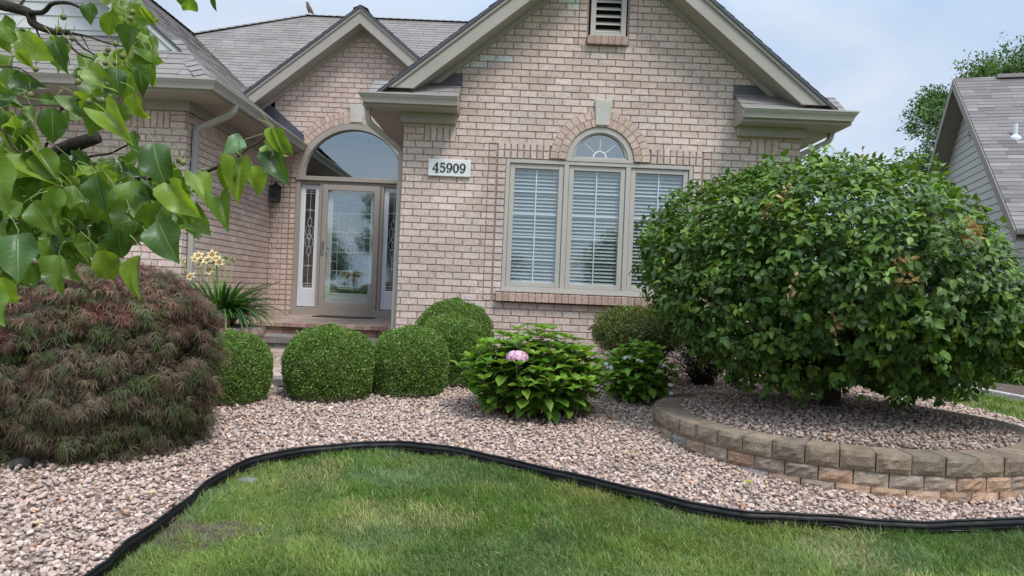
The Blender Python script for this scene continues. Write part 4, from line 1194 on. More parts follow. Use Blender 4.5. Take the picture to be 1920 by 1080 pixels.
for sp, lift, lo, hi, keep in ((.028, .012, .016, .025, 1), (.031, .028, .014, .028, .95), (.055, .038, .020, .034, .7)):
    x, y = jgrid(-5.2, 5.0, 2.0, 9.6, sp); k = bed_ok(x, y) & (rng.random(len(x)) < keep); x, y = x[k], y[k]
    k = d_edge(x, y) > .014 + hi * .9; x, y = x[k], y[k]
    z = gz(x, y) + lift + rng.uniform(-.006, .008, len(x)) + .02 * (fbm(x * 1.6, y * 1.6, 9) - .5)
    r0 = np.hypot(x - PC[0], y - PC[1]) - PR; pass
    XX.append(x); YY.append(y); ZZ.append(z); SS.append(rng.uniform(lo, hi, len(x)))
gravel('gravel', np.concatenate(XX), np.concatenate(YY), np.concatenate(ZZ), np.concatenate(SS), 'pinkish crushed stone gravel covering the planting bed')
XX, YY, ZZ, SS = [], [], [], []
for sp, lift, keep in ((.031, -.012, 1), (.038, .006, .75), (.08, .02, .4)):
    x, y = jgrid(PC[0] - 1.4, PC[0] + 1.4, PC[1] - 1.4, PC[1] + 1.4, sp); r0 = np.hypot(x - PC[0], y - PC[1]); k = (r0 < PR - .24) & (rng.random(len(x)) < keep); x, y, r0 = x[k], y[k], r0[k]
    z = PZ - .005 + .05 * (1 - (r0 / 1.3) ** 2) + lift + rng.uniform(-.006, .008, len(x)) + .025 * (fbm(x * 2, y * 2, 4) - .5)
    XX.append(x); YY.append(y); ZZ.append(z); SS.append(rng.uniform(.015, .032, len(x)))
gravel('planter_gravel', np.concatenate(XX), np.concatenate(YY), np.concatenate(ZZ), np.concatenate(SS), 'crushed stone gravel filling the round block planter under the tree', .78)  # darker stones: mostly the tree's shade, painted into their colour

# ------------------------------------------------------------------ round block planter
pl_ = thing('block_planter', 'round raised planter of grey-brown capped retaining blocks round the tree', 'planter', (PC[0], PC[1], .45))
CAPC = [(.25, .19, .135), (.215, .165, .12), (.275, .215, .155), (.235, .185, .14)]
BLKC = [(.42, .27, .18), (.36, .235, .165), (.38, .255, .175), (.37, .29, .22), (.45, .295, .195), (.32, .25, .20), (.36, .33, .30), (.40, .245, .16)]
def ring_block(m, cx, cy, a0, a1, r0, r1, z0, z1, t, rough=.007, nu=6, nz=4, cham=.012):
    def P(a, r, z): return (cx + r * math.cos(a), cy + r * math.sin(a), z)
    g = .0035 / r1; a0 += g; a1 -= g
    face = []
    for j in range(nz + 1):
        row = []
        for i in range(nu + 1):
            u = i / nu; v = j / nz; edge = min(u, 1 - u, v, 1 - v)
            off = -cham if edge == 0 else rnd.uniform(-rough, rough)
            row.append(P(a0 + (a1 - a0) * u, r1 + off, z0 + (z1 - z0) * v))
        face.append(row)
    m.grid(face, t)
    top = [[P(a0 + (a1 - a0) * i / nu, r1 - cham, z1) for i in range(nu + 1)], [P(a0 + (a1 - a0) * i / nu, r1 - cham - .01, z1 + .002) for i in range(nu + 1)], [P(a0 + (a1 - a0) * i / nu, r0, z1 + .002) for i in range(nu + 1)]]
    m.grid(top, t)
    for a in (a0, a1): m.poly([P(a, r1 - cham, z0), P(a, r1 - cham, z1), P(a, r0, z1 + .002), P(a, r0, z0)], t)
    m.poly([P(a0, r0, z0), P(a1, r0, z0), P(a1, r0, z1 + .002), P(a0, r0, z1 + .002)], t)
def ring_course(cx, cy, R_, depth, z0, z1, wd, cols, ph, name, parent, rough=.007, gapw=0):
    n = round(2 * math.pi * R_ / wd); m = MB()
    for i in range(n):
        a = 2 * math.pi * (i + ph) / n; c = rnd.choice(cols); j = 1 + rnd.gauss(0, .08); rr = R_ + rnd.uniform(-.004, .006)
        ring_block(m, cx, cy, a, a + 2 * math.pi / n, R_ - depth, rr, z0, z1 + rnd.uniform(-.001, .002), tuple(x * j for x in c), rough)
    return m.build(name, M_['block' if 'cap' in name else 'wallblock'], parent)
ring_course(PC[0], PC[1], PR, .235, PZ - .118, PZ, .212, CAPC, .2, 'cap_course', pl_, .005)
for k, ph in ((1, .6), (2, .1), (3, .55)):
    ring_course(PC[0], PC[1], PR - .012, .20, PZ - .118 - k * .101, PZ - .118 - (k - 1) * .101 - .003, .212, BLKC, ph, 'block_course', pl_, .008)
m = MB(); m.lathe((PC[0], PC[1], 0), [(PR - .22, .1), (PR - .22, PZ - .03), (.6, PZ + .0), (0, PZ + .02)], 48); m.build('planter_soil', M_['bedsoil'], pl_)
m = MB(); m.lathe((PC[0], PC[1], 0), [(PR - .06, .1), (PR - .06, PZ - .02), (PR - .2, PZ - .02)], 64, (.2, .18, .16)); m.build('joint_fill', M_['darkroom'], pl_)
# small round planter beside the steps
SPX, SPY, SPR = -3.32, 8.22, .56
sp = thing('small_planter', 'small round planter of pinkish blocks beside the porch steps', 'planter', (SPX, SPY, .6))
PKC = [(.42, .31, .26), (.38, .28, .235), (.45, .34, .29), (.35, .27, .24)]
ring_course(SPX, SPY, SPR + .02, .18, .98, 1.075, .30, PKC, .2, 'cap_course', sp, .004)
for k, ph in ((1, .6), (2, .1), (3, .4), (4, .8)): ring_course(SPX, SPY, SPR, .15, .98 - k * .101, .98 - (k - 1) * .101 - .003, .22, PKC, ph, 'block_course', sp, .006)
m = MB(); m.lathe((SPX, SPY, 0), [(SPR - .04, .5), (SPR - .04, 1.03), (0, 1.06)], 32); m.build('planter_soil', M_['mulch'], sp)

# ------------------------------------------------------------------ grass
def blade_tpl(bend, w=.11, seg=3):
    V = []; 
    for i in range(seg + 1):
        t = i / seg; hw = w * .5 * (1 - t ** 1.6) if i < seg else 0
        y = bend * t * t; z = t * math.sqrt(max(.05, 1 - (bend * t) ** 2 * .6))
        V += [(-hw, y, z), (hw, y, z)] if i < seg else [(0, y, z)]
    Fc = [(2 * i, 2 * i + 1, 2 * i + 3, 2 * i + 2) for i in range(seg - 1)] + [(2 * seg - 2, 2 * seg - 1, 2 * seg)]
    return np.array(V, float), Fc
def grass(name, X, Y, hgt, wid, label, dens=None):
    n = len(X); b = Bulk(); z = gz(X, Y) + (.0 if True else 0)
    a = fbm(X * .9, Y * .9, 21) * 6 + rng.normal(0, 1.1, n)          # lay direction swirls in patches
    big = fbm(X * 1.3, Y * 1.3, 40); mid = fbm(X * 4, Y * 4, 50)
    tuft = sst((fbm(X * 7, Y * 7, 91) - .5) / .2); H = hgt * rng.uniform(.45, 1.2, n) * (.6 + .6 * mid + .55 * tuft)
    base = np.array([(.060, .125, .022)]); 
    A = np.array([.088, .165, .024]); B = np.array([.180, .245, .055]); Cc = np.array([.135, .205, .095]); D_ = np.array([.40, .35, .17])
    t1 = sst((big - .35) / .3)[:, None]; t2 = sst((fbm(X * 2.1 + 9, Y * 2.1, 60) - .5) / .2)[:, None]
    C = A * (1 - t1) + B * t1; C = C * (1 - t2 * .6) + Cc * t2 * .6
    dry = sst((fbm(X * 1.7 + 4, Y * 1.7 + 2, 77) - .56) / .16)
    k = rng.random(n) < (.05 + .38 * dry); C[k] = D_ * rng.uniform(.7, 1.2, (k.sum(), 1))
    C = C * (1 + rng.normal(0, .22, (n, 1))) * (.72 + .5 * fbm(X * 3.1, Y * 3.1, 33))[:, None] * (1 + .25 * tuft[:, None]); C = np.clip(C, .01, 1)
    tl = rng.normal(0, .38, (n, 2)); up = norm(np.stack([tl[:, 0], tl[:, 1], np.ones(n)], 1))
    dirv = np.stack([np.cos(a), np.sin(a), np.zeros(n)], 1); y_ = norm(dirv - up * (dirv * up).sum(1, keepdims=True)); x_ = np.cross(y_, up)
    W_ = wid * rng.uniform(.7, 1.4, n) / .11
    Mx = np.stack([x_ * W_[:, None], y_ * H[:, None], up * H[:, None]], -1)
    P = np.stack([X, Y, z], 1); w_ = rng.integers(0, 4, n)
    for i, bd in enumerate((.25, .5, .75, .95)):
        kk = w_ == i; b.add(blade_tpl(bd), Mx[kk], P[kk], C[kk])
    tag(b.build(name, M_['grass'], smooth=True, lp=False), label, 'grass', kind='stuff')
n0 = 330000
X = rng.uniform(-2.9, 4.7, n0); Y = 2.75 + (5.9 - 2.75) * rng.random(n0) ** 1.15
k = ~inside(bed_poly, X, Y); X, Y = X[k], Y[k]
k = (np.abs(X) < .75 * Y + .5); X, Y = X[k], Y[k]
de = d_edge(X, Y); k = de > .006; X, Y, de = X[k], Y[k], de[k]
bare = .80 * np.exp(-(((X + 1.58) / .24) ** 2 + ((Y - 3.82) / .17) ** 2)) + .5 * np.exp(-(((X + 1.2) / .22) ** 2 + ((Y - 3.7) / .10) ** 2)) + .35 * np.exp(-de / .05)
k = rng.random(len(X)) > bare * .93; X, Y = X[k], Y[k]
grass('lawn_grass', X, Y, .048, .0034, 'mown green lawn grass with dry blades before the gravel bed')
n1 = 60000
X = rng.uniform(3.6, 9.5, n1); Y = rng.uniform(4.6, 15, n1); k = ~inside(bed_poly, X, Y) & (np.hypot(X - PC[0], Y - PC[1]) > PR + .05) & (X < 4.2 + 0.62 * Y)
cx_ = np.interp(Y, cc[:, 1], cc[:, 0]); k &= (X < cx_ - .02)
X, Y = X[k], Y[k]; grass('side_grass', X, Y, .06, .007, 'green lawn grass between the block planter and the neighbouring bed')
# far sides of the lawn and the strip beside the camera, sparser
m = MB()
# bare soil patches by the edging
for i, (cx, cy, rx, ry) in enumerate(((-1.55, 3.80, .26, .20),)):
    P = []
    for k in range(24):
        a = 2 * math.pi * k / 24; q = 1 + .25 * math.sin(3 * a + i) + .12 * math.sin(7 * a); x, y = cx + rx * q * math.cos(a), cy + ry * q * math.sin(a); P.append((x, y, float(gz(x, y)) + .004))
    m.poly(P)
tag(m.build('bare_soil', M_['mulch']), 'bare soil patch in the lawn beside the edging', 'soil', kind='structure')
# ------------------------------------------------------------------ clipped boxwoods
def box_profile(R_, H_):
    P = []
    for i in range(15):
        t = i / 14
        r = R_ * ((.84 + .16 * math.sin(math.pi / 2 * min(1, t / .42))) if t < .42 else max(0, 1 - ((t - .42) / .58) ** 2.35) ** (1 / 2.35))
        P.append((r, H_ * t))
    return P
def make_boxwood():
    b = Bulk(); prof = box_profile(.40, .66); n = 46000
    pos, nor = shell(prof, n)
    dpt = rng.random(n) ** 1.6 * .075; lump = .010 * np.sin(pos[:, 0] * 31 + 1) * np.sin(pos[:, 1] * 29) * np.sin(pos[:, 2] * 27 + 2) + .008 * (fbm(pos[:, 0] * 9 + 40, pos[:, 2] * 9 + pos[:, 1] * 7 + 40, 3) - .5)
    lump = lump + .035 * (fbm(pos[:, 0] * 5 + 11, pos[:, 2] * 5 + pos[:, 1] * 4 + 11, 6) - .5)
    P = pos - nor * (dpt - .004)[:, None] + nor * lump[:, None] * 1.6
    P[:, 2] = np.maximum(P[:, 2], .01)
    Dv = norm(nor * .8 + np.array([0, 0, .35]) + rng.normal(0, .65, (n, 3)))
    Nv = norm(nor + rng.normal(0, .6, (n, 3)))
    sz = rng.uniform(.014, .023, n)
    C = pick([(.135, .235, .040), (.180, .290, .055), (.090, .165, .032), (.26, .36, .085)], n, .18, [.35, .3, .25, .1])
    q = rng.random(n) < .012; C[q] = (.30, .22, .10); q = rng.random(n) < .010; P[q] += nor[q] * rng.uniform(.008, .03, (q.sum(), 1))
    tpl = (np.array([(0, 0, 0), (.3, .45, .05), (0, 1, -.1), (-.3, .45, .05)]), [(0, 1, 2), (0, 2, 3)])
    b.add(tpl, frames(Dv, Nv, sz), P, C)
    t = thing('boxwood_shrub', None, None)
    o = b.build('foliage', M_['leaf_box'], t, smooth=False, local=True, lp=False)
    m = MB()
    for i in range(60):
        a = rnd.uniform(0, 6.28); p, q_ = prof[rnd.randint(3, 12)]
        e = Vector((p * .86 * math.cos(a), p * .86 * math.sin(a), q_ * .9)); mid = Vector((e.x * .45, e.y * .45, e.z * .5 + .02))
        m.tube([(rnd.uniform(-.03, .03), rnd.uniform(-.03, .03), -.03), mid, e], [.010, .006, .002], 5)
    m.build('branches', M_['darktwig'], t, smooth=True, local=True)
    return t
def copy_thing(root, loc, rz, sc, label=None, cat=None, group=None):
    r = root.copy(); S.collection.objects.link(r); r.location = loc; r.rotation_euler = (0, 0, rz); r.scale = sc
    if label: r['label'] = label
    if cat: r['category'] = cat
    if group: r['group'] = group
    for ch in list(root.children):
        c = ch.copy(); S.collection.objects.link(c); c.parent = r
        for g in list(ch.children):
            d_ = g.copy(); S.collection.objects.link(d_); d_.parent = c
    return r
bw = make_boxwood()
def place_px(px, Y): return at(px, 620, Y).x
BW = [(620, 6.92, .415, .645, 'clipped round boxwood standing alone before the steps, largest in the photo'),
      (771, 7.22, .372, .63, 'clipped round boxwood nearest the brick corner, front one of the three close together'),
      (848, 7.85, .40, .69, 'clipped round boxwood in the middle of the three clustered by the brick wall'),
      (852, 8.33, .425, .81, 'rearmost clipped boxwood touching the brick wall left of the window'),
      (434, 6.60, .36, .60, 'clipped boxwood half hidden behind the red-brown maple')]
for i, (px, Y, R_, H_, lab) in enumerate(BW):
    x = place_px(px, Y); loc = (x, Y, float(gz(x, Y)) + .035); sc = (R_ / .40, R_ / .40, H_ / .66)
    if i == 0:
        bw.location = loc; bw.scale = sc; tag(bw, lab, 'boxwood', 'clipped boxwoods along the bed')
    else: copy_thing(bw, loc, i * 1.9, sc, lab, 'boxwood', 'clipped boxwoods along the bed')

# ------------------------------------------------------------------ globe tree in the planter
def branch_curve(a, b, sag, n=7, wob=.04):
    a, b = Vector(a), Vector(b); out = []
    for i in range(n):
        t = i / (n - 1); p = a.lerp(b, t); p.z += sag * math.sin(math.pi * t)
        if 0 < i < n - 1: p += Vector((rnd.gauss(0, wob), rnd.gauss(0, wob), rnd.gauss(0, wob)))
        out.append(p)
    return out
TX, TY, TZ = 2.80, 6.42, .68
gt = thing('globe_tree', 'dense rounded green ornamental tree with a short trunk in the block planter', 'tree', (TX, TY, TZ))
tp = [(0.0, .42), (.5, .27), (.95, .30), (1.32, .54), (1.56, .82), (1.67, 1.14), (1.64, 1.46), (1.46, 1.76), (1.12, 1.98), (.6, 2.11), (0, 2.13)]
nt_ = 9800
pos, nor = shell(tp, nt_)
ang = np.arctan2(pos[:, 1], pos[:, 0])
lump = .07 * np.sin(ang * 5 + pos[:, 2] * 3) + .16 * (fbm(ang * 2.2 + 30, pos[:, 2] * 3 + 30, 8) - .5)
dpt = np.where(rng.random(nt_) < .55, rng.random(nt_) * .10, rng.random(nt_) * .75)
dpt[rng.random(nt_) < .05] = -.07
P0 = pos - nor * (dpt - lump)[:, None]; P0[:, 1] *= .95; P0[:, 0] = np.where(P0[:, 0] > 0, P0[:, 0] * 1.05, P0[:, 0])
P0[:, 2] -= (.80 * sst((P0[:, 0] - .25) / 1.45) + .08 * sst((-P0[:, 0] - .6) / 1.2)) * sst((P0[:, 2] - .7) / 1.1) + .05 * sst((P0[:, 2] - 1) / 1) + .34 * sst((P0[:, 0] - .1) / 1.1) * sst((P0[:, 2] - .6) / .9)
# open, thin places low on the left, where the wall shows through
low = (P0[:, 2] < .55) & (P0[:, 0] < -.35) & (rng.random(nt_) < .45); P0, nor, dpt = P0[~low], nor[~low], dpt[~low]
nt_ = len(P0)
L1 = leaf_tpl(4, .58, .16, .28, .42); L2 = leaf_tpl(4, .54, .22, .50, .45); L3 = leaf_tpl(4, .62, .10, .12, .4)
b = Bulk(); nl = 7
axis = norm(nor + np.array([0, 0, .55]) + rng.normal(0, .35, (nt_, 3)))
droop = np.clip(.25 - nor[:, 2], 0, 1)
ref = norm(np.cross(axis, rand_dirs(nt_))); ref2 = np.cross(axis, ref)
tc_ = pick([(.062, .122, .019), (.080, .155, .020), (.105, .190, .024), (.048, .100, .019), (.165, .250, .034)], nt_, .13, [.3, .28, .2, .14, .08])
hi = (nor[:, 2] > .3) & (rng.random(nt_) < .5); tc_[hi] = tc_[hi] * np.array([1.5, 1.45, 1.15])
for i in range(nl):
    a = i * 2.4 + rng.normal(0, .4, nt_); sp_ = rng.uniform(.5, 1.25, nt_)[:, None]
    Dv = norm(axis * (1.25 - sp_) + (ref * np.cos(a)[:, None] + ref2 * np.sin(a)[:, None]) * sp_ - np.array([0, 0, 1]) * (droop * .8 + .12)[:, None])
    Nv = norm(axis + np.array([0, 0, .5]) + rng.normal(0, .3, (nt_, 3)))
    sz = rng.uniform(.042, .084, nt_) * (1 - .05 * i); Pp = P0 - axis * (i * .012) + Dv * .012
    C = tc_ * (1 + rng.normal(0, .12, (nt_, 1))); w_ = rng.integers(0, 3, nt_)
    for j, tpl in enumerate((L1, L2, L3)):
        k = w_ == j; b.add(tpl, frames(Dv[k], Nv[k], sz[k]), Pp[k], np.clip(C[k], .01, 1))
# upright sprouts on top
for i in range(50):
    a = rnd.uniform(0, 6.28); r_ = 1.35 * math.sqrt(rnd.random()); z0 = 1.78 + .33 * (1 - (r_ / 1.5) ** 2) - .80 * float(sst((r_ * math.cos(a) - .25) / 1.45)) - .34 * float(sst((r_ * math.cos(a) - .1) / 1.1)) - .10; hh = rnd.uniform(.10, .24)
    for q in range(9):
        t = q / 8; d_ = norm(np.array([[math.cos(q * 2.4) * (1 - t * .6), math.sin(q * 2.4) * (1 - t * .6), .35 + t]]))
        b.add(L1, frames(d_, np.array([[-d_[0, 0], -d_[0, 1], 1.0]]), np.array([.075 * (1 - .35 * t)])), np.array([[r_ * math.cos(a), r_ * math.sin(a), z0 + hh * t]]), np.array([[.075, .145, .028]]) * rnd.uniform(.8, 1.3))
gt_f = b.build('foliage', M_['leaf_tree'], gt, local=True)
# dead leaf clusters
b = Bulk()
for (px, py, n_) in ((1470, 372, 26), (1815, 440, 34), (1682, 495, 22), (1440, 385, 12), (1690, 520, 10), (1600, 300, 16), (1810, 432, 14), (1560, 610, 10), (1480, 540, 8)):
    u, v = uv_of(px, py); Yc = 5.2
    for it in range(40):
        p = Vector((u * Yc / F - TX, Yc - TY, CZ + v * Yc / F - TZ)); rr = math.hypot(p.x / 1.70, (p.z - 1.15) / 1.0); yy = TY - math.sqrt(max(.02, 1 - rr ** 2)) * 1.55
        Yc = Yc + .5 * (yy - Yc)
    c0 = np.array([p.x, Yc - TY - .05, p.z])
    P = c0 + rng.normal(0, 1, (n_, 3)) * np.array([.035, .02, .05]); Dv = norm(rng.normal(0, .8, (n_, 3)) + np.array([0, -.3, -.8])); Nv = rand_dirs(n_)
    b.add(L2, frames(Dv, Nv, rng.uniform(.034, .062, n_)), P, pick([(.42, .24, .11), (.50, .32, .16), (.30, .16, .08)], n_, .15))
b.build('dead_leaves', M_['leaf_tree'], gt, local=True)
m = MB()
m.tube([(0, 0, -.12), (.0, 0, .0), (.01, 0, .15), (0, .01, .34), (.01, 0, .45)], [.115, .088, .078, .08, .09], 14)
trunk = m.build('trunk', M_['bark'], gt, smooth=True, local=True)
m = MB()
for i in range(46):
    a = i * 2.399; el = rnd.uniform(-.15, 1.25); e = Vector((1.35 * math.cos(a) * math.cos(el), 1.35 * math.sin(a) * math.cos(el), .85 + 1.0 * math.sin(el)))
    c_ = branch_curve((.02 * math.cos(a), .02 * math.sin(a), .40), e, .10, 7, .03); m.tube(c_, [.030, .024, .018, .014, .010, .007, .004], 6)
    for k in range(4):
        s_ = c_[rnd.randint(2, 6)]; m.tube(branch_curve(s_, s_ + Vector((rnd.gauss(0, .3), rnd.gauss(0, .3), rnd.gauss(0, .22))), .03, 4, .02), [.008, .006, .004, .002], 5)
m.build('limb', M_['bark'], gt, smooth=True, local=True)

# ------------------------------------------------------------------ lace-leaf maple
MX, MY = -3.00, 5.22; MZ = float(gz(MX, MY))
mp = thing('lace_leaf_maple', 'low weeping lace-leaf maple with feathery brownish-red and green foliage', 'maple', (MX, MY, MZ))
mprof = [(.70, .03), (.81, .18), (.875, .40), (.89, .65), (.865, .90), (.77, 1.07), (.60, 1.18), (.35, 1.23), (0, 1.25)]
nT = 3800
pos, nor = shell(mprof, nT); ang = np.arctan2(pos[:, 1], pos[:, 0])
lay = .034 * np.sin(pos[:, 2] * 26 + 2.2 * np.sin(ang * 4) + 3 * fbm(ang * 3 + 20, pos[:, 2] * 2, 3)) + .14 * (fbm(ang * 2.5 + 50, pos[:, 2] * 3.5, 12) - .5)
inner = rng.random(nT) < .35
dpt = np.where(inner, rng.uniform(.06, .30, nT), rng.random(nT) * .03)
P0 = pos + nor * (lay - dpt)[:, None]; P0[:, 1] *= .80; P0[:, 2] = np.maximum(P0[:, 2], .05)
def lace_tpl(seed):
    r = random.Random(seed); V = []; Fc = []
    for i in range(7):
        a = rad(-63 + 21 * i) + r.gauss(0, .06); ln_ = (1 - .38 * abs(i - 3) / 3) * r.uniform(.85, 1.1); w_ = .019
        d0 = (math.sin(a), math.cos(a)); nx = (math.cos(a), -math.sin(a)); n0_ = len(V); cv = r.gauss(0, .12)
        for t, ww in ((.05, .3), (.35, 1), (.7, .8)):
            x = d0[0] * ln_ * t + nx[0] * cv * t * t; y = d0[1] * ln_ * t + nx[1] * cv * t * t; z = -.30 * t * t
            V += [(x - nx[0] * w_ * ww, y - nx[1] * w_ * ww, z), (x + nx[0] * w_ * ww, y + nx[1] * w_ * ww, z)]
        V.append((d0[0] * ln_ + nx[0] * cv, d0[1] * ln_ + nx[1] * cv, -.34))
        Fc += [(n0_, n0_ + 1, n0_ + 3, n0_ + 2), (n0_ + 2, n0_ + 3, n0_ + 5, n0_ + 4), (n0_ + 4, n0_ + 5, n0_ + 6)]
    return np.array(V), Fc
LT = [lace_tpl(i) for i in range(4)]
b = Bulk()
tcm = pick([(.150, .092, .064), (.120, .085, .050), (.080, .105, .032), (.225, .155, .105), (.062, .098, .026), (.120, .055, .048)], nT, .14, [.24, .22, .20, .14, .12, .08])
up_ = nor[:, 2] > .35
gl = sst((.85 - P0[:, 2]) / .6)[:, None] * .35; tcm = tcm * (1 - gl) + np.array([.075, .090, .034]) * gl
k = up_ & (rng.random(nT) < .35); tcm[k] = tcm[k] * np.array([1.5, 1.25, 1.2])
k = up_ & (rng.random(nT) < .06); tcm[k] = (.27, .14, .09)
k = rng.random(nT) < .004; tcm[k] = (.34, .05, .05)
k = rng.random(nT) < .015; tcm[k] = (.09, .15, .025)
for i in range(9):
    off = rng.normal(0, .032, (nT, 3)) * np.array([1, 1, .7]); Pp = P0 + off
    tang = rng.normal(0, .42, (nT, 3)); hr = norm(nor * np.array([1, 1, 0]) + 1e-6); Dv = norm(hr * .75 + np.array([0, 0, -.85]) + tang + np.array([0, 0, .50]) * up_[:, None])
    Nv = norm(nor * .8 + np.array([0, 0, .8]) + rng.normal(0, .35, (nT, 3)))
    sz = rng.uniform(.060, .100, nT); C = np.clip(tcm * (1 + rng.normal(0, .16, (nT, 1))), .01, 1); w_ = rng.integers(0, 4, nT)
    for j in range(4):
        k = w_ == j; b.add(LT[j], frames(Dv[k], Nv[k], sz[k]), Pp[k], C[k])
b.build('foliage', M_['leaf_maple'], mp, local=True, lp=False)
m = MB()
m.tube([(0, 0, -.1), (.02, 0, .2), (-.03, .02, .5)], [.07, .055, .05], 10); m.build('trunk', M_['bark'], mp, smooth=True, local=True)
m = MB()
for i in range(60):
    a = i * 2.399; rr = rnd.uniform(.6, .92); e = Vector((rr * math.cos(a), rr * .8 * math.sin(a), rnd.uniform(.15, 1.15))); a_ = Vector((-.03, .02, .45))
    pts = [a_, a_.lerp(e, .35) + Vector((0, 0, .30)), a_.lerp(e, .7) + Vector((0, 0, .24)), e]; m.tube(pts, [.022, .013, .008, .003], 5)
m.build('branches', M_['darktwig'], mp, smooth=True, local=True)
# ------------------------------------------------------------------ hydrangeas
HL = [leaf_tpl(5, .62, .16, .30, .42, wavy=.10, seed=1), leaf_tpl(5, .58, .22, .5, .45, wavy=.12, seed=2), leaf_tpl(5, .66, .10, .15, .42, wavy=.08, seed=3)]
def hydrangea(name, label, x, y, rx, ry, H_, ns, leaf, cols, group='hydrangeas in the gravel bed'):
    t = thing(name, label, 'hydrangea', (x, y, float(gz(x, y)) + .03), group=group)
    b = Bulk(); ms_ = MB(); D, Nn, Sz, Pz = [], [], [], []
    for i in range(ns):
        a = i * 2.399; q = math.sqrt((i + .5) / ns); ex, ey = rx * q * math.cos(a), ry * q * math.sin(a)
        h = H_ * (1 - .55 * q ** 2.6) * rnd.uniform(.86, 1.08); p0 = Vector((ex * .35, ey * .35, -.03)); p2 = Vector((ex, ey, h)); p1 = (p0 + p2) / 2 + Vector((ex * .08, ey * .08, .05 * H_))
        ms_.tube([p0, p1, p2], [.0045, .004, .003], 5)
        ax = (p2 - p1).normalized(); nn = 6 if q < .6 else 7
        for j in range(nn):
            s_ = 1 - (j / nn) * (.62 if q < .7 else .80); pt = p0 * (1 - s_) ** 2 + p1 * 2 * s_ * (1 - s_) + p2 * s_ * s_ if j else p2
            pa = a + j * math.pi / 2 + rnd.gauss(0, .25)
            for o_ in ((0, math.pi) if j else (0, math.pi, math.pi / 2, -math.pi / 2)):
                th = pa + o_; up = .75 if j == 0 else .35 - .10 * j
                d_ = Vector((math.cos(th), math.sin(th), up + rnd.gauss(0, .15))).normalized()
                D.append(d_[:]); Nn.append((-d_.x * d_.z + ax.x * .3 + rnd.gauss(0, .15), -d_.y * d_.z + ax.y * .3 + rnd.gauss(0, .15), 1)); Sz.append(leaf * rnd.uniform(.75, 1.15) * (.62 if j == 0 else 1)); Pz.append((pt + d_ * .012)[:])
    D, Nn, Sz, Pz = map(np.array, (D, Nn, Sz, Pz)); n = len(D); C = pick(cols, n, .13); w_ = rng.integers(0, 3, n)
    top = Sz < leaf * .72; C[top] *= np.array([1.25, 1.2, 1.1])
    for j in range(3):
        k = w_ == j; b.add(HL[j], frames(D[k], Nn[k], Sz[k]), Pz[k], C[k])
    b.build('foliage', M_['leaf_hyd'], t, local=True); ms_.build('stems', M_['twig'], t, smooth=True, local=True)
    return t
HC = [(.115, .235, .024), (.14, .265, .03), (.085, .19, .022), (.17, .29, .04)]
h1 = hydrangea('hydrangea', 'bright green hydrangea with one pink flower head in the gravel bed', .22, 6.52, .67, .50, .72, 80, .165, HC)
h2 = hydrangea('hydrangea', 'smaller green hydrangea with white blooms beside the block planter', 1.27, 7.28, .40, .32, .54, 50, .120, [(.15, .29, .03), (.18, .33, .04), (.11, .24, .028), (.21, .35, .05)])
def florets(t, name, c, R_, n, cols, fs, flat=.75):
    b = Bulk(); d_ = rand_dirs(n); d_[:, 2] = np.abs(d_[:, 2]) * 1.0 - .25; d_ = norm(d_)
    P = np.array(c) + d_ * R_ * np.array([1, 1, flat]) * rng.uniform(.88, 1.04, (n, 1)); C = pick(cols, n, .07)
    pt = leaf_tpl(2, .85, .0, .15, .55)
    rf = norm(np.cross(d_, rand_dirs(n))); r2 = np.cross(d_, rf)
    for i in range(4):
        a = i * math.pi / 2; Dv = norm(rf * math.cos(a) + r2 * math.sin(a) + d_ * .25); b.add(pt, frames(Dv, d_, rng.uniform(.85, 1.1, n) * fs), P, C)
    return b.build(name, M_['petal'], t, local=True, lp=False)
def loc_of(px, py, Y, t): p = at(px, py, Y); return (p.x - t.location.x, p.y - t.location.y, p.z - t.location.z)
c = loc_of(970, 670, 6.02, h1); florets(h1, 'flower_head', c, .088, 240, [(.82, .50, .66), (.86, .60, .74), (.76, .42, .58), (.88, .72, .74)], .017, .62)
m = MB(); m.tube([(c[0] * .5, c[1] * .6, .0), (c[0], c[1] + .01, c[2] - .12), c], [.005, .004, .004], 6); m.build('flower_stem', M_['twig'], h1, smooth=True, local=True)
for (px, py, r_) in ((1143, 690, .035), (1137, 683, .02), (1176, 672, .035), (1197, 676, .018), (1203, 678, .018), (1246, 685, .022), (1258, 722, .03), (1259, 738, .02)):
    florets(h2, 'flower_head', loc_of(px, py, 7.0, h2), r_, max(7, int(r_ * 900)), [(.82, .84, .82), (.75, .80, .74)], .013, .6)

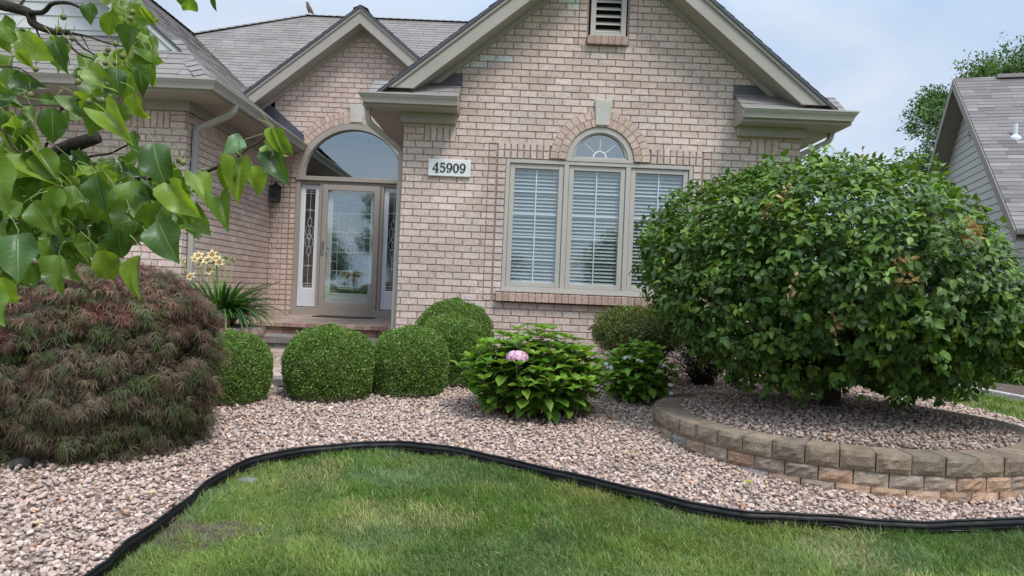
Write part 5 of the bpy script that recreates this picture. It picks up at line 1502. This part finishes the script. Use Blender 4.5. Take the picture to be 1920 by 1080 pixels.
# ------------------------------------------------------------------ azalea-like shrub behind, browned shrub
def twiggy(name, label, x, y, rx, H_, zlow, ntuft, cols, tw=46, sz=(.018, .032), cat='shrub', ry=None, stemr=.007):
    ry = ry or rx * .8
    t = thing(name, label, cat, (x, y, float(gz(x, y)) + .03)); b = Bulk()
    prof = [(rx * .55, zlow), (rx * .9, zlow + (H_ - zlow) * .25), (rx, zlow + (H_ - zlow) * .55), (rx * .8, zlow + (H_ - zlow) * .85), (rx * .45, H_ * .98), (0, H_)]
    pos, nor = shell(prof, ntuft); pos = pos + nor * (rng.normal(0, .02, (ntuft, 1)) - rng.random((ntuft, 1)) ** 2 * .15); pos[:, 1] *= ry / rx
    tc2 = pick(cols, ntuft, .12); tp_ = leaf_tpl(2, .38, .15, .2, .5)
    for i in range(7):
        Dv = norm(nor * .6 + np.array([0, 0, .5]) + rng.normal(0, .6, (ntuft, 3))); Nv = norm(nor + np.array([0, 0, .6]) + rng.normal(0, .4, (ntuft, 3)))
        b.add(tp_, frames(Dv, Nv, rng.uniform(*sz, ntuft)), pos + rng.normal(0, .012, (ntuft, 3)), np.clip(tc2 * (1 + rng.normal(0, .15, (ntuft, 1))), .01, 1))
    b.build('foliage', M_['leaf_tree'], t, local=True); m = MB()
    for i in range(tw):
        a = i * 2.399; q = math.sqrt((i + .5) / tw); e = Vector((rx * .85 * q * math.cos(a), ry * .85 * q * math.sin(a), H_ * (.92 - .35 * q * q)))
        c_ = branch_curve((e.x * .15, e.y * .15, -.03), e, .0, 6, .022); m.tube(c_, [stemr, stemr * .85, stemr * .7, stemr * .5, stemr * .35, stemr * .2], 5)
        for k in range(4):
            s_ = c_[rnd.randint(1, 5)]; m.tube(branch_curve(s_, s_ + Vector((rnd.gauss(0, .10), rnd.gauss(0, .10), rnd.uniform(0, .14))), 0, 4, .012), [.0035, .003, .002, .001], 4)
    m.build('stems', M_['darktwig'], t, smooth=True, local=True); return t
twiggy('azalea_shrub', 'small-leaved azalea shrub with bare twiggy base against the brick wall', 1.40, 8.15, .50, .82, .32, 2600, [(.12, .19, .03), (.09, .16, .025), (.17, .23, .05), (.17, .13, .05)], 90, (.022, .040), ry=.40)
twiggy('azalea_shrub', 'nearly bare dark twiggy shrub under the left edge of the round tree', 2.15, 8.22, .42, .52, .26, 260, [(.05, .09, .02), (.07, .10, .03)], 90, ry=.36)
twiggy('browned_shrub', 'small dark shrub with rusty dead foliage behind the tree trunk', 3.22, 8.42, .20, .44, .05, 420, [(.22, .09, .035), (.05, .06, .02), (.03, .035, .015), (.14, .07, .03)], 22, (.02, .035), ry=.18)

# ------------------------------------------------------------------ daylilies
dl = thing('daylily_clump', 'clump of daylilies with cream and maroon flowers in the small planter', 'daylilies', (SPX + .10, SPY - .04, 1.05))
b = Bulk(); n = 480
def strap_tpl(arch_, seed):
    V = []; Fc = []; seg = 9
    for i in range(seg + 1):
        t = i / seg; th = t * arch_; y = math.sin(th) / arch_ * 1.0 * (1 if arch_ else 1); z = (1 - math.cos(th)) / arch_
        # start upright and bend over
        yy = (1 - math.cos(th)) / arch_; zz_ = math.sin(th) / arch_; hw = .026 * (1 - t ** 3) * (1 if t < .99 else 0) + .0006
        V += [(-hw, yy, zz_), (0, yy + .004, zz_ - .004), (hw, yy, zz_)]
    for i in range(seg):
        for j in range(2): Fc.append((3 * i + j, 3 * i + j + 1, 3 * i + j + 4, 3 * i + j + 3))
    return np.array(V), Fc
for arch_ in (.9, 1.5, 2.0, 2.5):
    k = n // 4; a = rng.random(k) * 2 * math.pi; lean = norm(np.stack([np.cos(a) * .35, np.sin(a) * .35, np.ones(k)], 1)); y_ = norm(np.stack([np.cos(a), np.sin(a), np.zeros(k)], 1)); y_ = norm(y_ - lean * (y_ * lean).sum(1, keepdims=True)); x_ = np.cross(y_, lean)
    sz = rng.uniform(.50, .82, k)[:, None]; Mx = np.stack([x_ * sz, y_ * sz, lean * sz], -1); r_ = rng.random(k) * .13
    b.add(strap_tpl(arch_, 1), Mx, np.stack([r_ * np.cos(a), r_ * np.sin(a), np.zeros(k)], 1), pick([(.06, .14, .03), (.08, .17, .035), (.045, .11, .03)], k, .15))
b.build('foliage', M_['leaf_lily'], dl, local=True, lp=False)
PT = leaf_tpl(4, .62, .12, .38, .55, wavy=.12, seed=5); PT2 = leaf_tpl(4, .40, .10, .40, .5, wavy=.1, seed=6)
LILY = [(345, 491), (358, 519), (379, 488), (367, 484), (388, 489), (392, 507), (375, 496), (405, 486), (398, 478), (372, 480), (412, 492)]
m = MB(); m2 = MB()
for i, (px, py) in enumerate(LILY):
    Yl = 8.0 + .05 * (i % 4); c = Vector(loc_of(px, py, Yl, dl)); b = Bulk()
    ax = np.array([rnd.gauss(0, .6), -1, .45 + rnd.gauss(0, .3)]); ax /= np.linalg.norm(ax); r1 = norm(np.cross(ax, [0, 0, 1.])); r2 = np.cross(ax, r1)
    for j in range(6):
        a = j * math.pi / 3 + i; d_ = norm((r1 * math.cos(a) + r2 * math.sin(a)) * 1.0 + ax * .55)
        Mx = frames(d_[None], ax[None], np.array([.068]))
        b.add(PT if j % 2 else PT2, Mx, np.array([c]), np.array([[.84, .70, .40]]) * rnd.uniform(.92, 1.05))
        b.add(PT if j % 2 else PT2, Mx * .58, np.array([c]) + ax * .004, np.array([[.16, .02, .03]]))
        b.add(PT if j % 2 else PT2, Mx * .24, np.array([c]) + ax * .007, np.array([[.75, .45, .08]]))
    b.build('flower', M_['petal'], dl, local=True)
    m.tube([(c.x * .3, c.y * .3, 0), (c.x * .8, c.y * .8 + .01, c.z * .6), (c.x, c.y + .012, c.z - .01)], [.005, .004, .003], 5)
for i in range(14):
    c = Vector(loc_of(rnd.uniform(365, 445), rnd.uniform(478, 505), 8.2, dl)); m.tube([(c.x * .4, c.y * .4, 0), (c.x * .85, c.y * .85, c.z * .6), c], [.0045, .0035, .0025], 5)
    for q in range(4): e = c + Vector((rnd.gauss(0, .02), rnd.gauss(0, .02), rnd.uniform(.02, .06))); m.tube([c, c.lerp(e, .5), e], [.003, .008, .002], 6)
m.build('flower_stalks', M_['petiole'], dl, smooth=True, local=True)

# ------------------------------------------------------------------ small things
M_['darkrock'] = mat('dark_rock', (.06, .058, .055), .85, .3, vary=.3, vscale=12, bump=.6, bscale=30, bdist=.02)
def stone(name, label, cat, x, y, z, s_, mt, seed=1, sub=3):
    V, Fc = ico(sub); r = np.random.default_rng(seed); V = V.copy()
    for k in range(7):
        d_ = norm(r.normal(size=3)); h = r.uniform(.75, .96); q = V @ d_; V -= np.where(q > h, (q - h) * .85, 0)[:, None] * d_
    V *= np.array(s_); V[:, 2] += z; V[:, 0] += x; V[:, 1] += y
    m = MB(); m.v = [tuple(p) for p in V]; m.f = [list(f) for f in Fc]; m.t = [(1, 1, 1)] * len(Fc)
    return tag(m.build(name, M_[mt], smooth=True), label, cat)
p = at(40, 893, 4.62); stone('boulder', 'small dark rock under the left edge of the maple', 'rock', p.x, p.y, float(gz(p.x, p.y)) + .05, (.07, .065, .05), 'darkrock', 4)
p = at(466, 902, 4.95); xx, yy = ek[6][0] + .2, ek[6][1] - .05
def ground_pt(px, py, lift=0.):
    u, v = uv_of(px, py); Y = (CZ - lift) / (-v / F + .0747); return u * Y / F, Y
gx, gy = ground_pt(467, 902); stone('flat_stone', 'flat grey stone set in the lawn near the edging', 'rock', gx, gy, float(gz(gx, gy)) + .005, (.075, .055, .018), 'rock', 9)
spb = MB(); gx, gy = 4.22, 8.5; z = float(gz(gx, gy)) + .05
spb.prism([(gx - .16, gy + .28, z), (gx + .12, gy + .35, z), (gx + .22, gy - .25, z), (gx - .10, gy - .30, z)], (0, 0, .07)); tag(spb.build('splash_block', M_['concrete'], bevel=.02), 'pale concrete splash block in the gravel beyond the tree', 'splash block')
# fallen leaves
for i, (px_, py_, lab, col_) in enumerate(((1396, 927, 'yellow-green fallen leaf on the gravel before the block planter', (.30, .36, .05)), (150, 1030, 'dark curled fallen leaf on the gravel at the bottom left', (.07, .08, .04)),
        (412, 862, 'brown fallen leaf on the gravel right of the maple', (.20, .11, .05)), (1180, 868, 'tan fallen leaf on the gravel below the hydrangeas', (.34, .24, .13)))):
    gx, gy = ground_pt(px_, py_); b = Bulk(); M1 = frames(np.array([[math.cos(i * 2.1), math.sin(i * 2.1), .15]]), np.array([[.2, -.3, 1.0]]), np.array([.06]))
    b.add(leaf_tpl(6, .6, .35, .3, .4, wavy=.2, seed=i), M1, np.array([[gx, gy, float(gz(gx, gy)) + .078]]), np.array([col_])); tag(b.build('fallen_leaf', M_['leaf_tree']), lab, 'leaf', 'fallen leaves on the gravel')
# bird on the ridge
bp_ = at(576, 27, 17.1); bd = thing('bird', 'small brown bird perched on the far roof ridge', 'bird', (bp_.x, 17.2, 7.86))
bm_ = bpy.data.meshes.new('body'); vs2 = [(.05, 0, .06), (.0, 0, .12), (-.03, 0, .19), (-.035, 0, .245), (-.085, 0, .25), (.12, 0, -.03), (.0, .02, .04), (.0, .02, -.01), (.0, -.02, .04), (.0, -.02, -.01)]
bm_.from_pydata(vs2, [(0, 1), (1, 2), (2, 3), (3, 4), (0, 5), (0, 6), (6, 7), (0, 8), (8, 9)], [])
bo = link('body', bm_, bd, local=True); mo = bo.modifiers.new('skin', 'SKIN'); bo.modifiers.new('sub', 'SUBSURF').levels = 2
for i, r_ in enumerate((.055, .07, .05, .042, .008, .012, .012, .006, .012, .006)): bm_.skin_vertices[0].data[i].radius = (r_, r_ * .9)
bm_.materials.append(mat('bird_feather', (.16, .10, .08), .8, .2, vary=.3, vscale=30))

# low shrubs in the neighbouring bed
def low_shrub(x, y, r_, h, label, cols, first=None):
    t = thing('low_shrub', label, 'shrub', (x, y, float(gz(x, y)) + .05), group='low shrubs in the neighbouring bed'); b = Bulk(); n = 1500
    pos, nor = shell([(r_, .02), (r_ * 1.0, h * .4), (r_ * .7, h * .85), (0, h)], n); pos += nor * (rng.normal(0, .03, (n, 1)) - rng.random((n, 1)) * .1)
    tp_ = leaf_tpl(2, .55, .1, .2, .5)
    for i in range(2): b.add(tp_, frames(norm(nor + rng.normal(0, .6, (n, 3))), norm(nor + np.array([0, 0, .6]) + rng.normal(0, .4, (n, 3))), rng.uniform(.05, .09, n)), pos, pick(cols, n, .16))
    b.build('foliage', M_['leaf_tree'], t, local=True); m = MB()
    for i in range(12): a = i * 2.4; m.tube([(0, 0, -.03), (r_ * .4 * math.cos(a), r_ * .4 * math.sin(a), h * .5), (r_ * .8 * math.cos(a), r_ * .8 * math.sin(a), h * .7)], [.01, .007, .003], 4)
    m.build('stems', M_['darktwig'], t, local=True)
YG = [(.16, .25, .035), (.12, .22, .03), (.08, .17, .03)]
low_shrub(8.15, 11.9, .45, .40, 'yellow-green leafy shrub under the small basement window', YG)
low_shrub(7.35, 12.0, .30, .26, 'low dark green shrub left of the yellow-green one in the mulch', [(.06, .13, .025), (.09, .16, .03)])
low_shrub(8.9, 11.2, .42, .42, 'yellow-green leafy shrub in the mulch by the right edge of the photo', YG)

# ------------------------------------------------------------------ background trees
def big_tree(name, label, x, y, H_, rx, cz, rz_, seed, group=None, ntuft=2200, cols=None, z0=None):
    z0 = float(gz(x, y)) - .1 if z0 is None else z0
    t = thing(name, label, 'tree', (x, y, z0), group=group); r = np.random.default_rng(seed); b = Bulk()
    nb_ = 46; cs = norm(r.normal(size=(nb_, 3))) * r.uniform(.45, 1.0, (nb_, 1)) * np.array([rx, rx, rz_]) * .9 + np.array([0, 0, cz])
    rr = r.uniform(.16, .30, nb_) * rx; k = r.integers(0, nb_, ntuft); P = cs[k] + norm(r.normal(size=(ntuft, 3))) * rr[k][:, None] * r.uniform(.5, 1.1, (ntuft, 1))
    nor = norm(P - np.array([0, 0, cz])); tcx = pick(cols or [(.07, .135, .03), (.09, .165, .035), (.055, .11, .028), (.12, .20, .05)], ntuft, .15); tp_ = leaf_tpl(2, .5, .1, .25, .5)
    for i in range(9):
        b.add(tp_, frames(norm(nor + np.array([0, 0, -.2]) + rng.normal(0, .8, (ntuft, 3))), norm(nor + np.array([0, 0, .8]) + rng.normal(0, .5, (ntuft, 3))), rng.uniform(.12, .22, ntuft) * .9), P + rng.normal(0, .13, (ntuft, 3)), np.clip(tcx * (1 + rng.normal(0, .15, (ntuft, 1))), .01, 1))
    b.build('crown', M_['leaf_far'], t, local=True); m = MB()
    m.tube([(0, 0, -.2), (.05, 0, cz * .4), (0, .05, cz * .8), (.1, 0, cz * 1.2)], [.22, .17, .12, .05], 10)
    m.build('trunk', M_['bark'], t, smooth=True, local=True); m = MB()
    for c in cs: m.tube(branch_curve((0, 0, cz * rnd.uniform(.4, .9)), c, .1, 5, .1), [.06, .045, .03, .02, .01], 5)
    m.build('limb', M_['bark'], t, smooth=True, local=True); return t
big_tree('background_tree', 'tall leafy green tree showing left of the neighbouring gable', 20.7, 32, 9.6, 4.1, 9.1, 5.2, 1, ntuft=4600)
big_tree('background_tree', 'leafy green treetop showing above the neighbouring roof ridge', 24.6, 36, 12.5, 3.6, 10.0, 4.3, 2, ntuft=3200)
bt = big_tree('street_tree', 'leafy tree across the street, mirrored in the arched entry glass', -8.4, -27, 10, 2.6, 6.6, 3.6, 5, ntuft=1500)
copy_thing(bt, (-15, -30, -1.2), 2.0, (1.3, 1.3, .75), 'broad leafy tree across the street, leftmost behind the viewer'); copy_thing(bt, (-2.5, -31, -1.2), 4.0, (1.4, 1.4, .62), 'low leafy tree across the street behind the viewer'); copy_thing(bt, (8, -30, -1.2), 1.0, (1.5, 1.5, .7), 'wide leafy tree across the street, right behind the viewer')

# ------------------------------------------------------------------ pear tree in the near left
pt = thing('pear_tree', 'near pear tree branches with glossy heart-shaped leaves and tiny brown fruit', 'tree', (-2.75, 2.1, float(gz(-2.75, 2.1))))
def px(l): return [at(a, b_, c) for a, b_, c in l]
m = MB()
m.tube([(-2.75, 2.1, -.05), (-2.72, 2.1, .5), (-2.6, 2.08, 1.2), (-2.45, 2.05, 1.9), (-2.35, 2.0, 2.6), (-2.3, 1.98, 3.2)], [.11, .095, .085, .075, .06, .045], 14)
m.build('trunk', M_['bark'], pt, smooth=True)
limb = MB()
def br(pts, r0, r1):
    P = px(pts) if len(pts[0]) == 3 and not isinstance(pts[0], Vector) else pts
    limb.tube(catm3(P), list(np.linspace(r0, r1, (len(P) - 1) * 4 + 1)), 9)
def catm3(P):
    P = [Vector(p) for p in P]; Q = [2 * P[0] - P[1]] + P + [2 * P[-1] - P[-2]]; o = []
    for i in range(1, len(Q) - 2):
        for k in range(4):
            t = k / 4; o.append(.5 * ((2 * Q[i]) + (-Q[i - 1] + Q[i + 1]) * t + (2 * Q[i - 1] - 5 * Q[i] + 4 * Q[i + 1] - Q[i + 2]) * t * t + (-Q[i - 1] + 3 * Q[i] - 3 * Q[i + 1] + Q[i + 2]) * t ** 3))
    o.append(P[-1]); return o
br([(-520, 560, 2.05), (-300, 520, 2.0), (-60, 440, 1.95), (45, 400, 1.9), (66, 335, 1.9), (104, 290, 1.88), (144, 270, 1.86), (183, 257, 1.85)], .034, .0150)
br([(-560, -60, 2.0), (-300, -40, 1.9), (-60, -10, 1.8), (0, 8, 1.75), (52, 23, 1.75), (62, 44, 1.75), (100, 59, 1.72), (129, 60, 1.7)], .020, .0052)
br([(52, 23, 1.75), (80, 22, 1.72), (98, 6, 1.7), (128, 5, 1.7), (150, 14, 1.7)], .0065, .003)
br([(26, 14, 1.75), (40, 5, 1.76), (48, -12, 1.78)], .004, .003)
for P, r in (([(129, 60, 1.7), (150, 85, 1.68), (176, 102, 1.66)], .0035), ([(115, 60, 1.7), (130, 84, 1.69), (150, 102, 1.68), (178, 111, 1.67)], .0035), ([(135, 62, 1.7), (165, 68, 1.68), (200, 80, 1.66), (236, 87, 1.64)], .003),
             ([(66, 50, 1.75), (72, 66, 1.74), (78, 74, 1.74)], .0025), ([(38, 55, 1.74), (55, 62, 1.74), (75, 74, 1.74), (72, 92, 1.73)], .0022), ([(122, 82, 1.68), (127, 105, 1.67), (130, 122, 1.66)], .0022),
             ([(150, 64, 1.7), (160, 80, 1.7), (166, 92, 1.7)], .002), ([(114, 205, 1.6), (125, 194, 1.6), (150, 186, 1.58), (175, 178, 1.56)], .0035), ([(66, 335, 1.9), (90, 262, 1.75), (114, 205, 1.6)], .004),
             ([(144, 300, 1.8), (175, 292, 1.7), (205, 288, 1.65), (230, 276, 1.62), (250, 266, 1.6)], .0032), ([(60, 350, 1.9), (130, 345, 1.75), (220, 338, 1.65), (306, 333, 1.6), (341, 335, 1.58), (364, 331, 1.57), (385, 323, 1.56), (422, 306, 1.55), (443, 296, 1.55), (465, 277, 1.54), (487, 265, 1.54), (508, 246, 1.54)], .0052),
             ([(-60, 200, 1.6), (0, 240, 1.5), (20, 270, 1.5), (48, 300, 1.5)], .003), ([(45, 400, 1.9), (110, 400, 1.7), (200, 410, 1.6), (240, 395, 1.55)], .0035), ([(-60, 430, 1.7), (20, 415, 1.6), (70, 420, 1.55), (110, 415, 1.5)], .003),
             ([(-50, 130, 1.6), (0, 125, 1.55), (40, 130, 1.5), (82, 165, 1.5)], .0022)):
    br(P, r, r * .45)
limb.build('limb', M_['bark'], pt, smooth=True)
PL_ = [leaf_tpl(9, w_, f_, c_, .41, wavy=wv_, seed=s_, acum=True, cols=3) for s_, (w_, f_, c_, wv_) in enumerate(((.72, .22, .25, .16), (.66, .45, .42, .22), (.60, .85, .35, .18), (.74, .15, .55, .18), (.64, .35, .15, .26), (.56, 1.1, .28, .16), (.30, 1.2, .2, .1)))]
DK, MD, LT_ = (.056, .118, .026), (.115, .195, .028), (.195, .285, .036)
Dl, Nl, Sl, Pl, Cl, Wl = [], [], [], [], [], []
pet = MB()
def leaf(b_, t_, Y, face=None, col=None, kind=None, petl=True):
    a = at(b_[0], b_[1], Y); e = at(t_[0], t_[1], Y + rnd.uniform(-.05, .05)); d_ = e - a
    n = Vector((rnd.gauss(0, .5), -1, rnd.gauss(.2, .45))) if face is None else Vector(face)
    Dl.append(d_[:]); Nl.append(n[:]); Sl.append(d_.length); Pl.append(a[:]); c = col or rnd.choice((DK, MD, MD, LT_)); j = rnd.uniform(.85, 1.15); Cl.append([x * j for x in c]); Wl.append(rnd.randrange(6) if kind is None else kind)
    if petl:
        sd = rnd.choice((-1, -1, 1)); up = a - d_.normalized() * .014 + Vector((sd * rnd.uniform(.008, .034), rnd.uniform(-.01, .02), rnd.uniform(.004, .024))); pet.tube([a, a - d_.normalized() * .010, (a - d_.normalized() * .016).lerp(up, .55), up], [.0007, .0007, .0007, .0009], 5)
# leaves one can single out in the photograph
EX = [((98, 202), (98, 282), 1.35, DK, 0), ((-30, 290), (8, 408), 1.15, MD, 0), ((40, 175), (0, 190), 1.4, DK, 1), ((-12, 172), (40, 182), 1.3, DK, 1), ((72, 186), (118, 190), 1.45, DK, 1), ((168, 5), (166, 50), 1.4, DK, 0), ((105, 66), (99, 106), 1.5, MD, 3),
      ((252, 175), (270, 240), 1.45, LT_, 1), ((262, 12), (298, 55), 1.5, LT_, 6), ((258, 50), (268, 85), 1.6, LT_, 1), ((218, 128), (214, 180), 1.5, DK, 3), ((142, 128), (160, 156), 1.5, DK, 0), ((168, 130), (206, 162), 1.5, LT_, 1), ((200, 212), (240, 262), 1.4, LT_, 2),
      ((248, 246), (254, 288), 1.45, DK, 0), ((140, 180), (148, 222), 1.5, MD, 2), ((180, 330), (191, 408), 1.35, DK, 0), ((62, 380), (100, 444), 1.35, MD, 0), ((34, 440), (28, 532), 1.3, DK, 0), ((250, 340), (245, 430), 1.5, MD, 0), ((185, 470), (222, 540), 1.4, LT_, 0), ((222, 430), (225, 500), 1.45, DK, 0),
      ((188, 455), (220, 522), 1.5, LT_, 1), ((264, 480), (248, 576), 1.35, LT_, 6), ((110, 480), (95, 560), 1.35, MD, 1), ((125, 490), (140, 535), 1.5, MD, 1), ((-10, 545), (-5, 615), 1.15, MD, 0), ((5, 520), (30, 590), 1.35, LT_, 1), ((60, 530), (45, 500), 1.4, MD, 1),
      ((296, 415), (330, 500), 1.4, DK, 0), ((310, 380), (300, 430), 1.5, MD, 1), ((355, -8), (352, 38), 1.4, MD, 1), ((338, -10), (344, 18), 1.45, DK, 0), ((402, -12), (404, 28), 1.45, DK, 6), ((345, 375), (347, 428), 1.45, LT_, 1), ((315, 340), (365, 420), 1.4, LT_, 1), ((345, 395), (365, 430), 1.45, MD, 1),
      ((288, 270), (292, 345), 1.4, DK, 3), ((320, 290), (285, 310), 1.5, MD, 3),
      ((456, 262), (424, 272), 1.5, (.10, .19, .09), 3), ((452, 272), (447, 292), 1.5, LT_, 6), ((428, 305), (422, 368), 1.48, MD, 1), ((450, 300), (440, 385), 1.5, LT_, 2), ((474, 312), (492, 372), 1.5, LT_, 1), ((508, 240), (532, 302), 1.48, LT_, 6), ((515, 242), (545, 298), 1.5, MD, 1),
      ((500, 270), (530, 292), 1.5, LT_, 1), ((503, 280), (508, 336), 1.5, LT_, 6), ((512, 284), (526, 344), 1.49, DK, 1), ((412, 370), (424, 432), 1.5, MD, 2), ((368, 328), (388, 372), 1.5, LT_, 1), ((378, 352), (384, 388), 1.52, DK, 0)]
for b0, t0, Y, c, kd in EX:
    t0 = (b0[0] + (t0[0] - b0[0]) * .88, b0[1] + (t0[1] - b0[1]) * .88); leaf(b0, t0, Y, (rnd.gauss(0, .25), -1, rnd.gauss(.15, .2)), c, kd)
CL = [(235, 12, 40, 26, 9), (252, 95, 32, 50, 17), (200, 135, 40, 42, 11), (170, 190, 55, 35, 8), (100, 90, 45, 25, 3), (15, 75, 25, 45, 7), (30, 130, 30, 40, 5), (45, 225, 55, 28, 10), (25, 280, 50, 40, 22),
      (60, 340, 80, 55, 48), (160, 340, 75, 50, 34), (245, 330, 60, 45, 28), (310, 350, 42, 48, 20), (345, 390, 28, 30, 6), (60, 420, 80, 45, 50), (170, 410, 85, 42, 44), (270, 395, 45, 35, 14), (30, 470, 45, 35, 16), (130, 455, 60, 28, 14)]
for cx, cy, rx, ry, n in CL:
    for i in range(int(n * 1.3)):
        a = rnd.uniform(0, 6.28); q = math.sqrt(rnd.random()); x, y = cx + rx * q * math.cos(a), cy + ry * q * math.sin(a); Y = rnd.uniform(1.45, 2.15); ln_ = rnd.uniform(.040, .066) * F / Y
        th = rnd.gauss(0, .6); leaf((x, y), (x + ln_ * math.sin(th), y + ln_ * math.cos(th)), Y)
# a few more behind the frame edge
for i in range(120):
    x, y = rnd.uniform(-420, -10), rnd.uniform(-150, 520); Y = rnd.uniform(1.5, 2.2); ln_ = rnd.uniform(.05, .08) * F / Y; th = rnd.gauss(0, .6); leaf((x, y), (x + ln_ * math.sin(th), y + ln_ * math.cos(th)), Y)
Dl, Nl, Sl, Pl, Cl, Wl = map(np.array, (Dl, Nl, Sl, Pl, Cl, Wl))
b = Bulk()
for j in range(7):
    k = Wl == j; b.add(PL_[j], frames(Dl[k], Nl[k], Sl[k]), Pl[k], Cl[k])
b.build('foliage', M_['leaf_pear'], pt)
tag(pet.build('leaf_stalks', M_['petiole'], pt, smooth=True), kind='stuff')
for (a, c, Y) in ((66, 129, 1.5), (146, 153, 1.45), (57, 178, 1.5), (192, 188, 1.45), (166, 190, 1.45), (206, 180, 1.5), (118, 31, 1.6), (118, 70, 1.6), (135, 72, 1.65), (109, 54, 1.6), (202, 93, 1.6), (197, 118, 1.6), (217, 118, 1.6), (216, 82, 1.6), (229, 105, 1.6), (198, 100, 1.62), (176, 304, 1.5), (76, 360, 1.5), (343, 305, 1.5), (336, 300, 1.52), (324, 364, 1.5), (317, 380, 1.5), (341, 365, 1.5), (248, 22, 1.5), (244, 34, 1.5), (255, 450, 1.5)):
    p = at(a, c, Y); m = MB(); r_ = rnd.uniform(.0055, .0072); m.lathe(p, [(0, -r_ * 1.1), (r_ * .7, -r_ * .8), (r_, -r_ * .1), (r_ * .85, r_ * .6), (r_ * .3, r_ * 1.0), (.0008, r_ * 1.2)], 12)
    q = p + Vector((rnd.uniform(-.01, .01), 0, rnd.uniform(.02, .035))); m.tube([p + Vector((0, 0, r_)), q], .0008, 5); m.build('fruit', M_['fruit'], pt, smooth=True)
